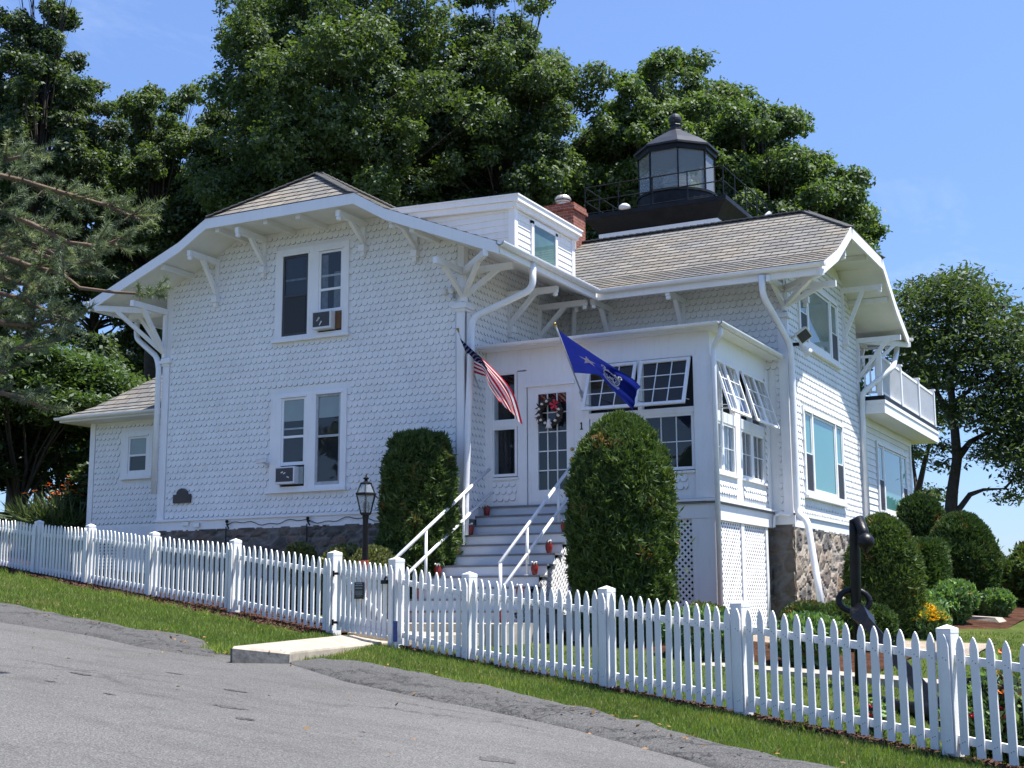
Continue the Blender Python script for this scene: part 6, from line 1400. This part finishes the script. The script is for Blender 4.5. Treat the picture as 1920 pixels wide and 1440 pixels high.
open_tree('smaller leaning tree whose trunk shows between house corner and tall tree',54,
 [[(1717,961,.2),(1722,921),(1734,866),(1752,799),(1762,740)],[(1720,930,.1),(1712,866),(1708,800)],[(1752,799,.08),(1735,720),(1712,640)]],
 [(1712,700,36,34),(1738,790,26,20),(1706,790,22,22),(1700,640,30,34),(1745,930,26,11),(1728,745,26,22),(1710,850,16,12)],152,9000,'leaf_dark',.11)
b=tb(1862,44); make_tree('sapling','small dark sapling against the sky right of the large dome',(b[0],b[1],G(b[0],b[1])),top(1015,44,1862)-G(b[0],b[1]),(.35,.35,.9),120,'leaf_dark',900,.13,.04,.3,clumps=9)
# trees across the road, behind the camera: the windows mirror them
src=None
for i,(x,y,s) in enumerate([(-34,-16,.85),(-16,-21,.9),(0,-24,.95),(16,-23,.9),(34,-14,.95)]):
    labs=['roadside tree opposite the left fence','roadside tree opposite the gate','roadside tree opposite the steps','roadside tree opposite the porch','roadside tree opposite the anchor']
    if src is None: src=make_tree('roadside_tree',labs[i],(x,y,plane(x)),13,(5.5,5,5.4),130,'leaf_dark',16000,.3,.35,.16,group='trees across the road',clumps=34)
    else: move_copy(src,labs[i],(x,y,plane(x)),i*1.3,(s*1.1,s*1.1,s))
# distant wooded hill across the water
m=MB(); rr=random.Random(3); n=80
P=[]
for i in range(n+1):
    a=-35+70*i/n; az=math.radians(a); D=430; x=D*math.sin(az);y=D*math.cos(az); hh=13.0+5*noise.noise(Vector((a*.14,1,1)))+2.5*noise.noise(Vector((a*.6,2,1)))+1.2*noise.noise(Vector((a*2.1,3,1)))-14*sm(-3,4,-abs(a+2)+4) *0
    if a<-8: hh*=.8
    P.append((x,y,hh))
for i in range(n+1):
    x,y,h=P[i]
    for k in range(7):
        t=k/6; s=1-.06*(1-t); m.v.append((x*s,y*s,-8+(h+8)*math.sin(t*math.pi/2)+(.8*noise.noise(Vector((x*.3,y*.3,k))) if 0<k else 0)))
for i in range(n):
    for k in range(6): m.f.append([i*7+k,(i+1)*7+k,(i+1)*7+k+1,i*7+k+1]); m.m.append(0)
simple('far_foliage',(.045,.075,.05),1,.5,.35,.8,1.2); structure(m.build('hills','far_foliage'))
g=np.random.default_rng(44); n=15000; ii=g.uniform(0,80,n); i0=ii.astype(int).clip(0,79); PP=np.array(P); f=(ii-i0)[:,None]; q=PP[i0]*(1-f)+PP[i0+1]*f; tt=g.uniform(0,1,n)**.6; s=1-.06*(1-tt); C=np.stack([q[:,0]*s,q[:,1]*s,-8+(q[:,2]+8)*np.sin(tt*np.pi/2)+g.uniform(-.6,.9,n)],1); N_=unit(np.array([0,0,1.])+g.normal(size=(n,3))*.8); U_,V_=frame_from(g,N_,n); sz=g.uniform(.5,1.2,size=(n,1))
leaf_mat('leaf_far',(.05,.085,.055),.2,.02); o=leaf_mesh('far_wood',C,U_*sz,V_*sz*.7,'leaf_far',g.uniform(.1,.8,n)); tag(o,'distant wooded shore seen under the right hand trees',None,None,'stuff')
# ---------------------------------------------------------------- pine boughs reaching in from the left
pb=Vector((-13.2,10.2,plane(-13.2)+.2))
pt=thing('pine_tree','pine with long needled boughs reaching in from the left edge','pine tree',pb)
m=MB(); m.tube([pb-Vector((0,0,.3)),pb+Vector((.1,.1,3)),pb+Vector((.2,.1,6.5)),pb+Vector((.1,.2,9.5))],[.2,.17,.12,.04],10,False); m.build('trunk','pine_bark',pt,True)
g=np.random.default_rng(5); r=random.Random(5); D0=12.6
def pp(x,y,D): return at(x,y,D)
boughs=[[(-260,330,13.4),(-60,315,13.0),(40,338,12.8),(120,362,12.7),(200,385,12.5),(262,412,12.4)],[(-260,420,13.2),(-40,380,12.6),(60,420,12.4),(130,455,12.2),(190,462,12.1),(245,440,12)],[(-260,520,13.2),(-20,470,12.9),(60,500,12.7),(115,512,12.6),(150,540,12.4),(215,548,12.3),(286,552,12.2)],
        [(-260,600,13),(-40,540,12.8),(40,560,12.7),(90,585,12.5),(140,605,12.3)],[(-260,380,13.4),(-80,350,13.3),(10,300,13.2),(60,290,13.0)],[(-260,640,13),(-40,640,12.7),(20,655,12.5),(60,648,12.4)],[(-260,470,13.3),(-60,430,13.0),(20,440,12.9),(90,470,12.8),(130,495,12.7),(165,492,12.6)],[(-260,560,13.1),(-30,600,12.8),(50,610,12.6),(110,600,12.5)],[(-260,480,13.6),(-60,500,13.2),(30,530,13.0),(80,540,12.9)],[(-260,520,13.7),(-60,460,13.4),(60,470,13.3),(140,500,13.2)],[(-260,620,13.3),(-60,680,13),(10,700,12.9)],[(-260,700,13.3),(-30,730,13),(40,745,12.8),(88,768,12.7)]]
m=MB(); TW=[]
for bi,bo in enumerate(boughs):
    pts=[pp(*q) for q in bo]; m.tube([pb+Vector((.15,.1,pts[0].z-pb.z-.4))]+pts,[.04,.034]+[.026-.021*i/len(pts) for i in range(len(pts)-1)],6,False)
    for a,b_ in zip(pts[1:],pts[2:]):
        L=(b_-a).length
        if bi==2 and a.x>pp(105,510,12.6).x: continue
        for k in range(max(2,int(L/.04))):
            s=a.lerp(b_,r.random()); d=((b_-a).normalized()*.7+Vector((r.uniform(-.8,.8),r.uniform(-.8,.8),r.uniform(-.55,.7)))).normalized(); l=r.uniform(.1,.4); e=s+d*l+Vector((0,0,.03)); m.tube([s,s.lerp(e,.5)-Vector((0,0,.015)),e],[.009,.006,.004],4,False); TW.append((s,e))
    TW.append((pts[-2].lerp(pts[-1],.3),pts[-1]))
    if bi==2:
        for k in range(7): s=pts[-1].lerp(pts[-2],r.uniform(0,.45)); TW.append((s,s+Vector((r.uniform(.02,.2),r.uniform(-.12,.12),r.uniform(-.06,.14)))))
m.build('bough','pine_bark',pt,True)
P=[];U_=[];V_=[];T=[]
for s,e in TW:
    d=(e-s); L=d.length; dn=np.array(d.normalized()); n=int(80+L*200); t=g.uniform(.25,1.03,n); base_=np.array(s)+np.outer(t,np.array(d)); w=unit(dn*g.uniform(.25,1.0,(n,1))+rand_dirs(g,n)*.8); ln=g.uniform(.045,.085,(n,1))*.5; P.append(base_);U_.append(w*ln);V_.append(unit(np.cross(w,g.normal(size=(n,3))))*.0034); tb_=g.uniform(.0,.85); T.append(np.clip(g.normal(tb_,.13,n),0,1))
leaf_mesh('needles',np.concatenate(P),np.concatenate(U_),np.concatenate(V_),'needle_pine',np.concatenate(T),pt,shape='tri')
# ================================================================ LIGHT, SKY, CAMERA
sun_dir=Vector((.338,.13,.93)).normalized()
S=bpy.data.lights.new('sun','SUN'); S.energy=4.8; S.angle=math.radians(.55); S.color=(1,.955,.88)
so=bpy.data.objects.new('sun',S); COL.objects.link(so); so.rotation_euler=sun_dir.to_track_quat('Z','Y').to_euler()
w=bpy.data.worlds.new('World'); scene.world=w; w.use_nodes=True; nt=w.node_tree; bg=nt.nodes['Background']
sk=nt.nodes.new('ShaderNodeTexSky'); sk.sky_type='NISHITA'; sk.sun_disc=False
sk.sun_elevation=math.asin(sun_dir.z); sk.sun_rotation=math.atan2(sun_dir.x,sun_dir.y)
sk.altitude=30; sk.air_density=1.0; sk.dust_density=.45; sk.ozone_density=3.5
tintn=nt.nodes.new('ShaderNodeMix'); tintn.data_type='RGBA'; tintn.blend_type='MULTIPLY'; tintn.inputs[0].default_value=1; nt.links.new(sk.outputs[0],tintn.inputs[6]); tintn.inputs[7].default_value=(.79,.83,.97,1); tc=nt.nodes.new('ShaderNodeTexCoord'); mpn=nt.nodes.new('ShaderNodeMapping'); mpn.inputs['Scale'].default_value=(1.2,1.2,4.5); nt.links.new(tc.outputs['Generated'],mpn.inputs['Vector']); cn=noise_n(nt,2.6,7,.62,mpn.outputs[0],.6)
cf=ramp(nt,cn.outputs[0],[(.56,(0,0,0)),(.8,(.2,.2,.2))]); sx=nt.nodes.new('ShaderNodeSeparateXYZ'); nt.links.new(tc.outputs['Generated'],sx.inputs[0]); grd=ramp(nt,sx.outputs[2],[(0,(.60,.66,.76)),(.16,(.74,.78,.86)),(.42,(1,1,1))]); skb=mixc(nt,1,tintn.outputs[2],grd,'MULTIPLY'); skc=mixc(nt,cf,skb,(5.4,5.8,6.4)); nt.links.new(skc,bg.inputs[0]); bg.inputs[1].default_value=.118
cam=bpy.data.cameras.new('camera'); cam.sensor_fit='HORIZONTAL'; cam.sensor_width=36; cam.lens=36*FPX/1920; cam.clip_start=.1; cam.clip_end=3000
co=bpy.data.objects.new('camera',cam); COL.objects.link(co)
M=Matrix((( _r2.x,_u2.x,-_f.x,0),(_r2.y,_u2.y,-_f.y,0),(_r2.z,_u2.z,-_f.z,0),(0,0,0,1))); co.matrix_world=M
scene.camera=co
vs=scene.view_settings; vs.view_transform='Standard'; vs.look='None'; vs.gamma=1; vs.use_curve_mapping=False; vs.exposure=1.05
try: scene.cycles.max_bounces=8; scene.cycles.transparent_max_bounces=12; scene.cycles.diffuse_bounces=4
except Exception: pass
